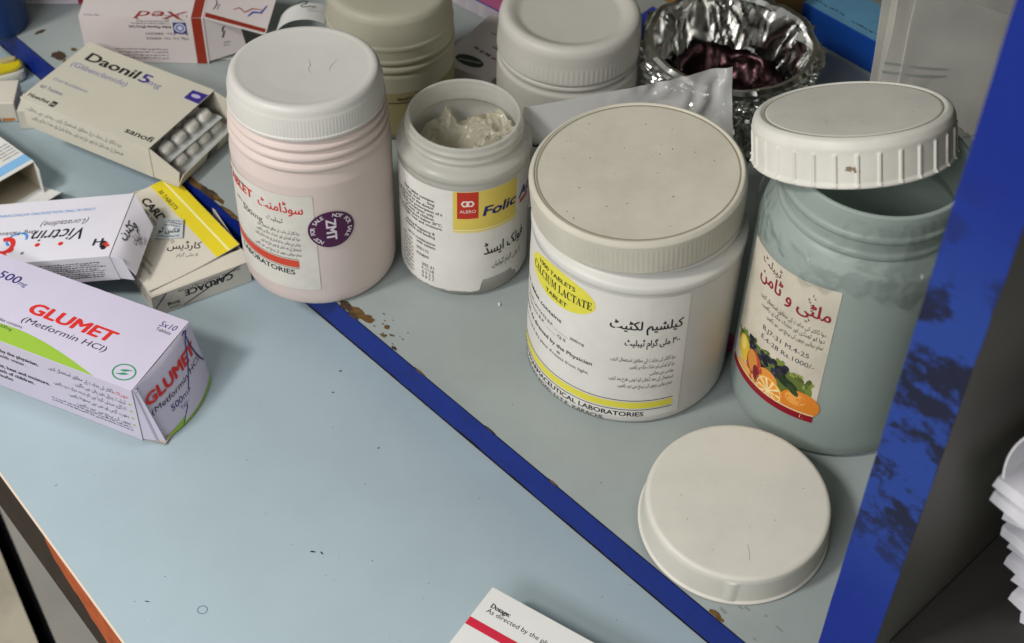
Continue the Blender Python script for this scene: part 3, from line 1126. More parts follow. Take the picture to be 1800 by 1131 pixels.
# --- lilac box with red lettering
L, Wd, H = .112, .0445, .0325
ang = R(-22.7)
Ac = Vector((-.1582, .4206, 0))
ux, uy = Vector((math.cos(ang), math.sin(ang), 0)), Vector((-math.sin(ang), math.cos(ang), 0))
c_ = Ac - ux * (L / 2) + uy * (Wd / 2)
t = thing('medicine_box', 'lilac white box with big red lettering and lime green arc, nearest on the desk', 'medicine box', (c_.x, c_.y, DZ + .0003), ang, GB)
mb = MB()
carton(mb, L, Wd, H, lilac, card_grey, open_pos=True)
P = Print(mb, flat((L / 2, -Wd / 2, H), X3, Y3))
RED = '#cf2a24'
P.text('GLUMET', -67, 19.4, 9.0, RED, 'l', w=43, bold=.045, sh=.12)
P.text('(Metformin HCl)', -66, 13.6, 4.6, '#2a2633', 'l', w=43, sh=.2)
P.text('500', -92.5, 31.6, 6.6, '#2a2870', 'l', w=11, sh=.15, bold=.012)
P.text('mg', -81, 31.6, 3.6, '#2a2870', 'l', sh=.15)
P.text('5x10', -10.6, 36.8, 4.6, '#2a2870', 'l', w=8, sh=.15)
P.text('Tablets', -10.6, 34.0, 2.7, '#2a2633', 'l', w=7.6)
P.text('Each tablet contains:', -62.6, 9.2 + .8, 2.4, '#2a2633', 'r')
P.text('Metformin HCl 500mg', -66, 6.9, 2.4, '#2a2633', 'r')
lime = mat('lime_print', '#93b63c', .45, .35)
pts = [(-18.8 - .0, .2)]
for i in range(29):
    f = i / 28
    pts.append((-18.8 - 74 * f, .2 + 9.0 * math.sin(min(1, f * 1.5) * math.pi / 2) - 3 * max(0, f - .6)))
pts.append((-92.8, .2))
P.poly(pts, lime)
P.ell(-8.6, 7.6, 5.4, 4.6, '#2f8a5e', 0, seg=36, inner=.86)
for sgn in (1, -1):
    P.poly([(-8.6 + sgn * a, 7.6 + sgn * b) for a, b in ((-2.6, .2), (-1.2, 1.2), (.6, 1.9), (3.4, 2.2), (1.2, 1.1), (.2, .3), (-.6, .2))], '#2f8a5e')
P = Print(mb, flat((L / 2, -Wd / 2, H), X3, Z3))
for i, (s_, b) in enumerate((('As directed by the physician.', .02), ('Swallow whole with water.', 0), ('', 0), ('Protect from sunlight, heat and moisture.', .02), ('Keep out of the reach of children.', .02), ('For full information see leaflet', 0))):
    if s_:
        P.text(s_, (-48.6, -56, 0, -45, -54, -66)[i], -7.6 - 3.6 * i, 3.0, '#2a2633', 'r', bold=.012 + b)
P.ur('خوراک:', -2.4, -6.4, 3.0, RED)
for i, s_ in enumerate(('ڈاکٹر کی ہدایت کے مطابق استعمال کریں', 'ٹیبلیٹ چبائے بغیر پانی سے نگلیں۔', '۳۰ ڈگری سینٹی گریڈ سے کم درجہ حرارت پر رکھیں۔', 'دھوپ، گرمی اور نمی سے محفوظ رکھیں۔', 'بچوں کی پہنچ سے دور رکھیں۔')):
    P.ur(s_, (-10, -4.6, -4.6, -4.6, -4.6)[i], -6.4 - 4.5 * i, 3.2, '#3a3640', w=(33, 26, 38, 31, 28)[i])
    if i:
        P.ell(-2.6, -5.6 - 4.5 * i, .9, .6, lime, seg=10)
for i in range(2):
    P.small(-46, -27.2 - 1.8 * i + .8, 42, 1.4, '#5c5866', seed=50 + i)
mb.build('body', t, bevel=.0004)
# closing flap at the end, bulging outwards
mb = MB()


def bulge(f, g):
    return (.0055 * math.sin(f * math.pi) ** .8 * (1 - g) ** .6 + .0062 * (1 - g), 0, 0)


G = grid((L / 2 + .0004, -Wd / 2 + .0012, .0006), (L / 2 + .0004, Wd / 2 - .0005, .003), (L / 2 + .0004, Wd / 2 - .0005, H - .0004), (L / 2 + .0004, -Wd / 2 + .0005, H - .0004), 36, 28, bulge)
mb.sheet(G, .0005, lilac, card_grey)
y0, y1 = -Wd / 2, Wd / 2


def endmap(u, v, h):
    f = min(1, max(0, u / (Wd * 1000)))
    g = min(1, max(0, v / (H * 1000)))
    b = bulge(f, g)
    return Vector((L / 2 + .0006 + b[0] + h / 1000, y0 + u / 1000, v / 1000))


P = Print(mb, endmap, .16)
P.text('GLUMET', 3.4, 20.6, 7.4, RED, 'l', w=36, bold=.045, sh=.1)
P.text('(Metformin HCl)', 3.6, 15.6, 3.8, '#2a2633', 'l', w=37, sh=.2)
P.text('500mg', 12.5, 10.2, 4.2, '#2a2870', 'l', w=14, sh=.15)
P.text('Tablets', 17, 7.2, 2.7, '#2a2870', 'l', w=8)
vs = []
for i in range(21):
    f = i / 20
    vs += [(2.4 + 41 * f, .4), (2.4 + 41 * f, .6 + 6.4 * math.sin(f * math.pi / 2 + .05) ** 1.2)]
P.put(vs, [(2 * i, 2 * i + 2, 2 * i + 3, 2 * i + 1) for i in range(20)], lime, -.02)
pen = ink('#1b1f6e')
P.line([(36.5, 31.6), (38.4, 32.2), (40, 31.9), (37, 29), (32.6, 21), (27, 14), (20, 6), (14.5, .8)], .7, pen, .1)
P.line([(38.6, 31.4), (38.2, 26), (39.6, 19), (42, 13.6), (43.4, 11.8)], .8, pen, .11)
P.line([(1.4, 30.5), (3.2, 32)], .7, pen, .1)
mb.build('end_flap', t, 60)
mb = MB()
mb.sheet(grid((L / 2 + .0002, y0 + .0004, .0006), (L / 2 + .010, y0 + .0030, .001), (L / 2 + .0014, y0 + .0020, H - .001), (L / 2 + .0002, y0 + .0004, H - .0006), 6, 6), .0004, lilac, card_grey)
mb.sheet(grid((L / 2, y0 + .001, .0004), (L / 2 + .0105, y0 + .002, .0012), (L / 2 + .010, y0 + .010, .0006), (L / 2, y0 + .012, .0004), 4, 4), .0005, card_in)
mb.build('dust_flap', t, 60)

# --- white box upside down with the open flap
L, Wd, H = .070, .0435, .0148
t = thing('medicine_box', 'white box with black slanted lettering upside down, end flap open over a yellow striped box', 'medicine box', group=GB)
ang, pit = R(-4), R(12)
ux = Vector((math.cos(ang) * math.cos(pit), math.sin(ang) * math.cos(pit), math.sin(pit)))
uy = Vector((-math.sin(ang), math.cos(ang), 0))
uz = ux.cross(uy)
c_ = Vector((-.1846, .5023, .012)) - ux * (L / 2) + uy * (Wd / 2) - uz * H
t.matrix_world = Matrix(((ux.x, uy.x, uz.x, c_.x), (ux.y, uy.y, uz.y, c_.y), (ux.z, uy.z, uz.z, c_.z), (0, 0, 0, 1)))
mb = MB()
vic = mat('cool_white_card', '#d8d5dd', .42, .4, var=.04, vscale=30)
carton(mb, L, Wd, H, vic, card_grey, open_pos=True)
P = Print(mb, flat((L / 2, -Wd / 2, H), -X3, -Y3))     # reads from the far side


def vt(s_, xr, yb, size, **k):
    """xr: distance left of the open end, yb: height from the near edge (both mm)"""
    P.text(s_, xr, -yb, size, **k)


vt('Victrin', 16.5, 21.4, 11.5, m='#1c1a22', w=27, sh=.25, bold=.006)
P.ell(27.5, -11.2, 1.3, 1.3, RED, .05, seg=14)
P.ell(39.4, -11.6, 1.3, 1.3, RED, .05, seg=14)
P.ell(45.4, -6.5, .9, .9, '#6a6a72', .05, seg=12)
vt('(Loratadine)', 18, 27.6, 5.2, m='#55525c', w=24, sh=.25)
vt('10mg Tablets', 42, 22.2, 3.6, m='#1c1a22', w=20, sh=.2)
vt('LONG-ACTING NON-SEDATING ANTIHISTAMINE', 17.2, 35.2, 2.7, m='#4a8ccc', w=50, sh=.15)
vt('H', 6.2, 12.6, 6.6, m='#1c1a22', w=4.4, bold=.03)
for a, b, cc in ((11.5, 4.6, '#1c1a22'), (13.8, 4.9, '#1c1a22'), (11.6, 8.0, '#1c1a22'), (14.2, 8.0, '#c8402c')):
    pass
for a, b, cc in ((-2.0, 10.6, '#1c1a22'), (-.2, 9.2, '#1c1a22')):
    pass
for a, b, cc in ((3.9, 7.2, '#1c1a22'), (1.6, 7.4, '#c8402c'), (2.8, 9.0, '#c8402c'), (4.0, 9.8, '#1c1a22'), (2.9, 5.9, '#1c1a22')):
    P.ell(a + 1.6, -b, 1.35, 1.15, cc, .04, seg=14)
# blue ring and red running figure of the logo
P.ell(51.5, -16.5, 5.6, 4.8, '#3f86c8', .02, seg=30, a0=150, a1=400, inner=.76, rot=20)
P.ell(56.5, -12.5, 5.4, 6.2, RED, .03, seg=24, a0=60, a1=300, inner=.55)
P.ell(52.6, -9.4, 1.9, 1.9, RED, .04, seg=16)
P.poly([(51, -3.5), (54, -7), (58, -8), (60, -4), (56, -2.4)], RED, .035)
P = Print(mb, flat((L / 2, -Wd / 2, H), X3, Z3))
for i in range(8):
    P.small(-64 + (i % 3), -3.6 - 1.25 * i, 58 - (i % 2) * 2, 1.15, '#3a3640', seed=70 + i)
mb.build('body', t, bevel=.0003)
mb = MB()
y0, y1 = -Wd / 2, Wd / 2
# near dust flap and the tuck flap lying open
mb.sheet(grid((L / 2, y0 + .0003, .0003), (L / 2 + .0072, y0 - .001, -.0002), (L / 2 + .0055, y0 + .0002, H - .003), (L / 2, y0 + .0003, H - .0003), 5, 5), .0004, vic, card_grey)
mb.build('dust_flap', t, 60)
mb = MB()
G = grid((L / 2 + .0004, y0 + .0008, H - .0002), (L / 2 + .0088, y0 - .0005, H - .0125), (L / 2 + .0100, y1 - .014, H - .0098), (L / 2 + .0004, y1 - .0006, H - .0002), 10, 10, lambda f, g: (0, 0, .0022 * math.sin(f * math.pi) + .0008 * math.sin(f * 3.1) * math.sin(g * 6)))
mb.sheet(G, .0004, vic, card_grey)


def flapmap(u, v, h):
    f, g = u / 13, v / 42
    a = Vector((L / 2 + .0004, y0 + .0008, H - .0002)) * (1 - f) + Vector((L / 2 + .0088, y0 - .0005, H - .0125)) * f
    b = Vector((L / 2 + .0004, y1 - .0006, H - .0002)) * (1 - f) + Vector((L / 2 + .0100, y1 - .014, H - .0098)) * f
    return a * (1 - g) + b * g + Vector((h * .0005, 0, .0022 * math.sin(f * math.pi) + .0008 * math.sin(f * 3.1) * math.sin(g * 6) + .0002 + h / 1000))


P = Print(mb, flapmap, .1)
P.ur('وکٹرن', 8.8, 29, 6.4, BLK, 'r', w=17, rot=-90, bold=.01, warp=lambda a, b: (-a, -b)) if False else None
P.text(urdu('وکٹرن'), 4.0, 12.5, 6.2, BLK, 'l', w=16, rot=78, bold=.012)
P.text(urdu('گولیاں'), 9.0, 17, 3.6, BLK, 'l', w=9, rot=78)
P.text(urdu('۱۰ملی گرام'), 11.0, 20, 2.6, GRY, 'l', w=9, rot=78)
mb.build('end_flap', t, 60)

# --- yellow striped box
L, Wd, H = .0800, .0560, .0136     # local x along the short front edge here
t = thing('medicine_box', 'white box with broad yellow stripe and lifted top flap beside the purple sticker jar', 'medicine box', group=GB)
ang = R(32)
A_ = Vector((-.1667, .4948, 0))
ux, uy = Vector((math.cos(ang), math.sin(ang), 0)), Vector((-math.sin(ang), math.cos(ang), 0))
c_ = A_ + ux * .0245 + uy * .036
t.location = (c_.x, c_.y, DZ + .0002)
t.rotation_euler = (0, 0, ang)
BW, BD = .049, .072
mb = MB()
card = cream_c
x0, x1, y0, y1 = -BW / 2, BW / 2, -BD / 2, BD / 2
tk = .0005
# tray: bottom, four walls, open to the top under the lifted flap
mb.box((x0, y0, 0), (x1, y1, tk), card)
mb.box((x0, y0, tk), (x0 + tk, y1, H), card)
mb.box((x1 - tk, y0, tk), (x1, y1, H), card)
mb.box((x0 + tk, y1 - tk, tk), (x1 - tk, y1, H), card)
mb.box((x0 + tk, y0, tk), (x1 - tk, y0 + tk, H), card)
mb.box((x0 + tk, y0 + tk, H - .0052), (x1 - tk, y1 - .004, H - .0048), card_in)
P = Print(mb, flat((x0, y0, 0), X3, Z3))
P.text('CARDACE', 40, 9.6, 5.2, BLK, 'l', w=24, bold=.04, rot=180)
P.text('ENALAPRIL MALEATE TABLETS USP)', 44, 11.3, 1.9, BLK, 'l', w=31, rot=180)
P.text('5mg', 13, 5.2, 2.7, BLK, 'l', w=6, rot=180, bold=.03)
P.text('Tablets', 13.5, 2.6, 1.9, BLK, 'l', w=6, rot=180)
P.line([(1.4, 5), (5, 9.4), (7.5, 12.2)], .7, ink('#20205e'), .08)
P.line([(14.2, .8), (25, 5), (40, 11), (46.5, 13.2)], .7, ink('#16161e'), .08)
P = Print(mb, flat((x0, y1, 0), -Y3, Z3))
for i in range(5):
    P.small(34, 10.5 - 1.9 * i, 30, 1.1, seed=90 + i)
mb.build('body', t)
mb = MB()
mb.sheet(grid((x0 - .0002, y0 - .0006, H - .0003), (x1 + .0002, y0 - .0006, H - .0001), (x1 + .0002, y0 + .0085, H + .0006), (x0 + .001, y0 + .0085, H - .0008), 8, 4), .0004, cream_c)
mb.build('tuck_flap', t)
# lid panel, lifted on the right
mb = MB()
ct = cream_c
yel = mat('yellow_stripe_print', '#e3cf2b', .45, .35, var=.04)
FW, FD = 48.4, 64.0
fa = R(7.5)
O = Vector((x0 + .0006, y0 + .0030, H + .0006))
U = Vector((math.cos(fa), math.sin(fa), .052)).normalized()
V = Vector((-math.sin(fa), math.cos(fa), -.02)).normalized()


def lidmap(u, v, h):
    f, g = u / FW, v / FD
    return O + U * u / 1000 + V * v / 1000 + Vector((0, 0, h / 1000 - .0012 * math.sin(f * math.pi) * (1 - g)))


G = [[lidmap(FW * i / 10, FD * j / 10, 0) for j in range(11)] for i in range(11)]
mb.sheet(G, .0004, ct, card_grey)
P = Print(mb, lidmap, .05)
P.rect(FW - 12.5, 0, FW - 6.2, FD, yel, 0, n=10)
P.rect(FW - 5.2, 0, FW - .1, FD, yel, 0, n=10)
P.rect(FW - 6.2, 0, FW - 5.2, FD, '#efe9a8', 0, n=10)
P.text('CARDACE', 27.0, 57.5, 5.8, BLK, 'l', w=32, bold=.045, rot=-90)
P.text('ENALAPRIL MALEATE TABLETS', 24.2, 57.8, 2.3, BLK, 'l', w=36, rot=-90)
P.text('30 TABLETS', 36.8, 58.0, 3.0, '#4a451a', 'l', w=17, rot=-90, bold=.02)
P.text(urdu('کارڈیس'), 20.5, 20, 6.2, BLK, 'l', w=16, rot=-38, bold=.01)
P.text(urdu('۵ ملی گرام'), 21.5, 13, 3.0, GRY, 'l', w=10, rot=-38)
P.text('Pharma Limited', 8.6, 28, 2.3, '#4a4648', 'l', w=14, rot=-90)
P.text('KARACHI PAKISTAN', 5.4, 27.6, 2.3, '#4a4648', 'l', w=18, rot=-90)
mb.build('top_flap', t)

# --- foil blister piece lying on it
mb = MB()
foilp = mat('blister_foil', '#ccd2d6', .34, .5, metal=.15, bump=.4, bscale=700)
Mt = t.matrix_basis.copy()


def world(u, v, h):
    return Mt @ lidmap(u, v, h)


q = [(18.7, 29.6), (29.7, 21.2), (36.2, 31.6), (27.4, 40.4)]
G = grid((q[0][0], q[0][1], 0), (q[1][0], q[1][1], 0), (q[2][0], q[2][1], 0), (q[3][0], q[3][1], 0), 12, 12)
fpt = lambda p, f, g: world(p.x, p.y, .9 + 1.5 * math.exp(-((f - .5) ** 2 + (g - .62) ** 2) / .045) + .4 * g + .25 * math.sin(f * 9) * (1 - g))
G2 = [[fpt(G[i][j], i / 12, j / 12) for j in range(13)] for i in range(13)]
mb.sheet(G2, .0004, foilp)


def fmap(u, v, h):
    f, g = u / 12.8, v / 12.4
    p = Vector((q[0][0], q[0][1], 0)) * (1 - f) * (1 - g) + Vector((q[1][0], q[1][1], 0)) * f * (1 - g) + Vector((q[2][0], q[2][1], 0)) * f * g + Vector((q[3][0], q[3][1], 0)) * (1 - f) * g
    return fpt(p, f, g) + Vector((0, 0, .00006 + h / 1000))


P = Print(mb, fmap, .06)
P.text(urdu('انکس ٹو'), 1.6, 3.4, 3.4, BLK, 'l', w=9.6, bold=.02)
P.text('(indomethacin)', 1.2, .7, 1.7, BLK, 'l', w=10)
for i in range(3):
    P.small(4 + i * .6, 6.8 + 1.8 * i, 7.6, 1.0, '#3a3a40', seed=110 + i)
tag(mb.build('blister_piece', None, 30), 'small cut off piece of silver foil blister lying on the yellow striped box', 'blister pack')

# --- beige box with capsule blisters sticking out
L, Wd, H = .0800, .0535, .0182
ang = R(-27.3)
ux, uy = Vector((math.cos(ang), math.sin(ang), 0)), Vector((-math.sin(ang), math.cos(ang), 0))
c_ = Vector((-.1781, .5717, 0)) - ux * (L / 2) + uy * (Wd / 2 - .001)
t = thing('medicine_box', 'open beige box with dark and purple lettering and barcode end overhanging the blue edge', 'medicine box', (c_.x, c_.y, .0003), ang, GB)
TB = Matrix.Translation((c_.x, c_.y, .0003)) @ Matrix.Rotation(ang, 4, 'Z')
mb = MB()
beige = mat('beige_card', '#cbc6b6', .48, .35, var=.04, vscale=30)
carton(mb, L, Wd, H, beige, card_grey, open_pos=True)
P = Print(mb, flat((L / 2, -Wd / 2, H), X3, Y3))
DK = '#1f2423'
PU = '#3a2c86'
P.text('Daonil', -72.5, 40.5, 9.4, DK, 'l', w=32, bold=.03)
P.text('5', -38.2, 40.2, 9.6, PU, 'l', w=5.4, bold=.03)
P.text('mg', -32.2, 40.2, 5.6, '#7a72a4', 'l', w=7.6)
P.text('(Glibenclamide)', -75.6, 33.0, 5.4, '#7d78a8', 'l', w=35)
P.text('Oral Antidiabetic', -75.6, 19.2, 3.2, '#8f8ca8', 'l', w=22)
P.text('60 Tablets', -77.2, 11.2, 3.4, '#5d5890', 'l', w=14)
P.text('Hoechst', -77.6, 2.8, 3.8, DK, 'l', w=13, bold=.02)
P.rect(-63.6, 1.8, -60.4, 6.0, DK, .02)
P.text('H', -62, 2.6, 3.2, '#cbc6b6', 'c', h=.06)
P.text('sanofi', -18.2, 4.4, 5.4, DK, 'l', w=16, bold=.02)
P.poly([(-9.5, 40.6), (-.2, 40.2), (-.2, 48.6), (-9.5, 48.0)], PU)
P.ell(-5, 44.6, 2.7, 1.4, '#b9b4cf', .03, seg=20)
P = Print(mb, flat((L / 2, -Wd / 2, H), X3, Z3))
for i, s_ in enumerate((D1 + ' ' + D3, D4 + ' ' + D2)):
    P.ur(s_, -17.5, -6.4 - 5.2 * i, 3.4, '#6c6a6c', w=60 - 2 * i)
mb.build('body', t, bevel=.0003)
y0, y1 = -Wd / 2, Wd / 2
mb = MB()
mb.sheet(grid((L / 2, y0 + .0004, .0004), (L / 2 + .015, y0 + .0006, .001), (L / 2 + .0165, y0 + .0008, .0092), (L / 2, y0 + .0004, H - .0004), 5, 5), .0005, beige, card_grey)
mb.build('dust_flap', t)
mb = MB()
mb.sheet(grid((L / 2 - .0002, y1 - .0008, .0008), (L / 2 + .010, y1 - .0012, .0018), (L / 2 + .0095, y1 - .0014, H - .0022), (L / 2 - .0002, y1 - .0008, H - .0004), 5, 5), .0005, beige, card_grey)
mb.build('dust_flap', t)
mb = MB()
# bottom flap laid out, its tongue bent upward with the barcode
G = grid((L / 2 - .0002, y0 + .0005, .0002), (L / 2 + .0145, y0 + .0003, .0002), (L / 2 + .0145, y1 - .0005, .0002), (L / 2 - .0002, y1 - .0005, .0002), 4, 8)
mb.sheet(G, .0004, beige, beige)
G = grid((L / 2 + .0145, y0 + .0003, .0002), (L / 2 + .0175, y0 + .002, .0078), (L / 2 + .0165, y1 - .0008, .0078), (L / 2 + .0145, y1 - .0005, .0002), 4, 8)
mb.sheet(G, .0004, beige, beige)


def tong(u, v, h):
    g, f = u / (Wd * 1000), v / 8
    return Vector((L / 2 + .0145 + .0026 * f + h / 1000 + .0005, y0 + u / 1000, .0002 + .0076 * f))


P = Print(mb, tong, .1)
xx = 22.6
rnd = random.Random(5)
while xx < 31:
    w_ = rnd.choice((.25, .35, .55))
    P.put([(xx, .6), (xx + w_, .6), (xx + w_, 7.4), (xx, 7.4)], [(0, 1, 2, 3)], BLK, .0)
    xx += w_ + rnd.choice((.25, .3, .5))
mb.build('closing_flap', t)

# capsule blister strips lying in the box, reaching out of it
blis = mat('blister_plastic', '#d5d3cc', .14, .6, clear=.8)
caps = mat('white_capsule', '#ebe9e2', .28, .55)
strips = []


def blister(loc, rot, label, rows, cols):
    o = thing('blister_strip', label, 'blister pack', group='capsule strips in the beige box')
    o.matrix_world = TB @ Matrix.Translation(loc) @ Matrix.Rotation(rot, 4, 'Z')
    mb = MB()
    w_, l_ = rows * .0098 + .004, cols * .0080 + .004
    mb.box((-l_, -w_ / 2, 0), (0, w_ / 2, .0004), foilp)
    mb.build('foil', o)
    for i in range(rows):
        for j in range(cols):
            cx_, cy_ = -.006 - j * .0080, (i - (rows - 1) / 2) * .0098
            cb = MB()
            prof = []
            n = 14
            vs, hh = [], .0040
            # stadium capsule lying along y
            for a in range(n + 1):
                th = math.pi * a / n
                yy = -math.cos(th)
                for b in range(12):
                    ph = 2 * math.pi * b / 12
                    rr = math.sin(th)
                    vs.append((cx_ + .0029 * rr * math.cos(ph), cy_ + (.0020 if yy > 0 else -.0020) * (1 if abs(yy) > .05 else 0) + .0025 * yy, .0029 + .0025 * rr * math.sin(ph)))
            fs2 = [(a * 12 + b, a * 12 + (b + 1) % 12, (a + 1) * 12 + (b + 1) % 12, (a + 1) * 12 + b) for a in range(n) for b in range(12)]
            cb.add(vs, fs2, caps)
            cb.build('capsule', o, 60)
    dm = MB()
    n1, n2 = cols * 8, rows * 8
    G = []
    for a in range(n1 + 1):
        row = []
        for b in range(n2 + 1):
            px, py = -l_ * a / n1, -w_ / 2 + w_ * b / n2
            hmax = 0
            for i in range(rows):
                for j in range(cols):
                    cx_, cy_ = -.006 - j * .0080, (i - (rows - 1) / 2) * .0098
                    d_ = math.hypot((px - cx_) / .0037, max(0, abs(py - cy_) - .0014) / .0034)
                    hmax = max(hmax, min(1, max(0, (1.05 - d_) * 2.4)))
            row.append((px, py, .0006 + .0056 * hmax ** .7))
        G.append(row)
    dm.sheet(G, .0002, blis)
    dm.build('blister_shell', o, 40)
    return o


blister((L / 2 + .0118, .0015, .0012), R(1), 'capsule strip lying flat in the open end of the beige box, lower of two', 4, 3)
blister((L / 2 + .0072, -.001, .0078), R(-2), 'capsule strip on top of another in the open end of the beige box', 4, 3)

# --- box with the rust red band
L, Wd, H = .0645, .046, .0291
ang = R(1.5)
ux, uy = Vector((math.cos(ang), math.sin(ang), 0)), Vector((-math.sin(ang), math.cos(ang), 0))
c_ = Vector((-.1662, .6643, 0)) - ux * (L / 2) + uy * (Wd / 2)
t = thing('medicine_box', 'white box with rust red band and red script upside down, end flaps open', 'medicine box', (c_.x, c_.y, .0003), ang, GB)
mb = MB()
pinkw = mat('pinkish_white_card', '#d2c8c6', .45, .35, var=.04, vscale=30)
rust = mat('rust_band_print', '#8f2f1d', .5, .3, var=.08)
carton(mb, L, Wd, H, pinkw, card_grey, open_pos=True)
P = Print(mb, flat((L / 2, -Wd / 2, H), X3, Z3))
P.rect(-6.2, -29.05, -.9, -.05, rust, 0, n=1)
P.rect(-16.2, -10.0, -9.2, -3.0, '#2a3a7c')
P.ell(-12.7, -6.5, 2.9, 2.9, '#c9cad8', .03, seg=24, inner=.0)
P.ell(-12.7, -6.5, 2.2, 2.2, '#5a68a0', .05, seg=24, inner=.6)
P = Print(mb, flat((L / 2, -Wd / 2, H), -X3, -Z3))
P.text('Indus Pharma (Pvt.) Ltd.', 17.4, 5.4, 2.1, BLK, 'l', w=22, bold=.03)
for i in range(2):
    P.small(18, 3.6 - 1.4 * i, 20 - 3 * i, 1.0, seed=120 + i)
P.text('Mfg. Lic. No. 000023', 9, 12.6, 2.0, BLK, 'l', w=22)
P.text('Reg. No. 080201', 9, 9.6, 2.0, BLK, 'l', w=22)
for i in range(4):
    P.small(21, 20 + 1.9 * i, 28 - 2 * (i % 2), 1.3, '#6a6668', seed=130 + i)
P = Print(mb, flat((L / 2, -Wd / 2, H), -X3, -Y3))
P.rect(.9, -46, 6.2, -.1, rust, 0, n=1)
P.text('Xed', 8.5, -5.2, 9.5, '#8f2020', 'l', w=25, sh=.35, bold=.01)
P.text('5 x 6 Capsules', 8, -2.0, 1.9, BLK, 'l', w=16)
P.text('Mfg. Pharma', 54, -1.6, 1.6, BLK, 'l', w=8)
mb.build('body', t, bevel=.0003)
y0, y1 = -Wd / 2, Wd / 2
mb = MB()
G = grid((L / 2, y0 + .0004, .0012), (L / 2 + .020, y0 + .0065, .0050), (L / 2 + .0175, y0 + .006, H - .0065), (L / 2, y0 + .0004, H - .0008), 6, 6)
mb.sheet(G, .0004, pinkw, card_grey)
fm = lambda u, v, h: Vector((L / 2 + u / 1000 * .93, y0 + .0004 + u / 1000 * .31 - h / 1000, v / 1000))
P = Print(mb, fm, .3)
P.line([(9.2, 18.5), (9.8, 21), (11, 22)], .9, BLK)
P.line([(9, 15), (10.5, 19)], 1.6, BLK)
P.small(9.2, 11.4, 3.6, 1.2, seed=141)
P.small(9.0, 9.6, 3.6, 1.2, seed=142)
mb.build('dust_flap', t)
mb = MB()
zt = H
G = grid((L / 2 + .0002, y0 + .0004, zt), (L / 2 + .0325, y0 - .0045, zt - .0065), (L / 2 + .0365, y0 + .038, zt - .003), (L / 2 + .0002, y1 - .001, zt), 8, 8)
mb.sheet(G, .0004, pinkw, card_grey)
c0, c1, c2, c3 = [Vector(p) for p in ((L / 2 + .0002, y0 + .0004, zt), (L / 2 + .0325, y0 - .0045, zt - .0065), (L / 2 + .0365, y0 + .038, zt - .003), (L / 2 + .0002, y1 - .001, zt))]
fm2 = lambda u, v, h: (c0 * (1 - u) + c1 * u) * (1 - v) + (c3 * (1 - u) + c2 * u) * v + Vector((0, 0, h / 1000))
P = Print(mb, fm2, .08)
P.put([(.02, .025), (.98, .03), (.98, .1), (.02, .11)], [(0, 1, 2, 3)], rust, 0)
P.line([(.42, .30), (.5, .36), (.6, .3), (.7, .4), (.84, .42)], .02, ink('#8f2020'))
P.line([(.66, .24), (.72, .34), (.84, .36), (.9, .52)], .035, ink('#3a3a98'))
P.line([(.12, .2), (.16, .32), (.13, .42)], .02, ink('#3a3640'))
P.line([(.18, .22), (.2, .34)], .02, ink('#3a3640'))
mb.build('end_flap', t)
mb = MB()
G = grid((L / 2, y0 + .004, .0006), (L / 2 + .012, y0 + .004, .0004), (L / 2 + .014, y0 + .02, .0004), (L / 2, y0 + .03, .0006), 4, 4)
mb.sheet(G, .0004, white_c)
mb.build('closing_flap', t)

# --- white box with the light blue stripe at the left edge
t = thing('medicine_box', 'white box with light blue stripe at the left, open end showing bare card inside', 'medicine box', group=GB)
a_ = R(-40)
ux, uy = Vector((math.cos(a_), math.sin(a_), 0)), Vector((-math.sin(a_), math.cos(a_), 0))
L, Wd, H = .06, .045, .0135
zb = DZ + .0003
Atop = Vector((-.2405, .5822, zb))          # right end, far corner
c_ = Atop - ux * (L / 2) - uy * (Wd / 2)
t.location = (c_.x, c_.y, zb)
t.rotation_euler = (0, 0, a_)
mb = MB()
carton(mb, L, Wd, H + .004, white_c, card_in, open_pos=True)
H = H + .004
P = Print(mb, flat((L / 2, -Wd / 2, H), X3, Y3))
P.rect(-8.4, 0, -2.4, 45, '#7fb2dc', 0, n=1)
for i in range(5):
    P.text('store below', -12 - 2.4 * i, 44, 2.0, BLK, 'l', rot=-90)
mb.build('body', t, bevel=.0003)
y0, y1 = -Wd / 2, Wd / 2
mb = MB()
mb.sheet(grid((L / 2, y1 - .0006, .0006), (L / 2 + .005, y1 - .002, .0014), (L / 2 + .004, y1 - .001, H - .003), (L / 2, y1 - .0006, H - .0004), 4, 4), .0004, white_c, card_grey)
mb.build('dust_flap', t)
mb = MB()
mb.sheet(grid((L / 2, y0, .0004), (L / 2 + .012, y0, .0016), (L / 2 + .012, y1 + .004, .0016), (L / 2, y1 + .001, .0004), 6, 6), .0004, white_c, white_c)
mb.sheet(grid((L / 2 + .012, y0, .0016), (L / 2 + .0175, y0, .0066), (L / 2 + .0165, y1 + .0025, .0066), (L / 2 + .012, y1 + .004, .0016), 4, 6), .0004, white_c, white_c)
mb.build('closing_flap', t)

# --- box at the bottom edge with the crimson stripe
ang = R(-31)
L, Wd, H = .075, .06, .0192
ux, uy = Vector((math.cos(ang), math.sin(ang), 0)), Vector((-math.sin(ang), math.cos(ang), 0))
c_ = Vector((-.0041, .3381, 0)) + ux * (L / 2) - uy * (Wd / 2)
t = thing('medicine_box', 'clean white box with crimson stripe and dosage text, cut off by the bottom edge', 'medicine box', (c_.x, c_.y, DZ + .0002), ang, GB)
mb = MB()
carton(mb, L, Wd, H, white_c, card_grey)
P = Print(mb, flat((-L / 2, Wd / 2, H), X3, Y3))
P.text('Dosage:', 4.3, -8.2, 2.9, BLK, 'l', w=8.4, bold=.03)
P.text('As directed by the physician.', 3.9, -10.8, 2.9, BLK, 'l', w=36)
P.rect(.05, -19.4, 74.9, -15.7, '#c21f3a', 0, n=1)
mb.build('body', t, bevel=.0003)

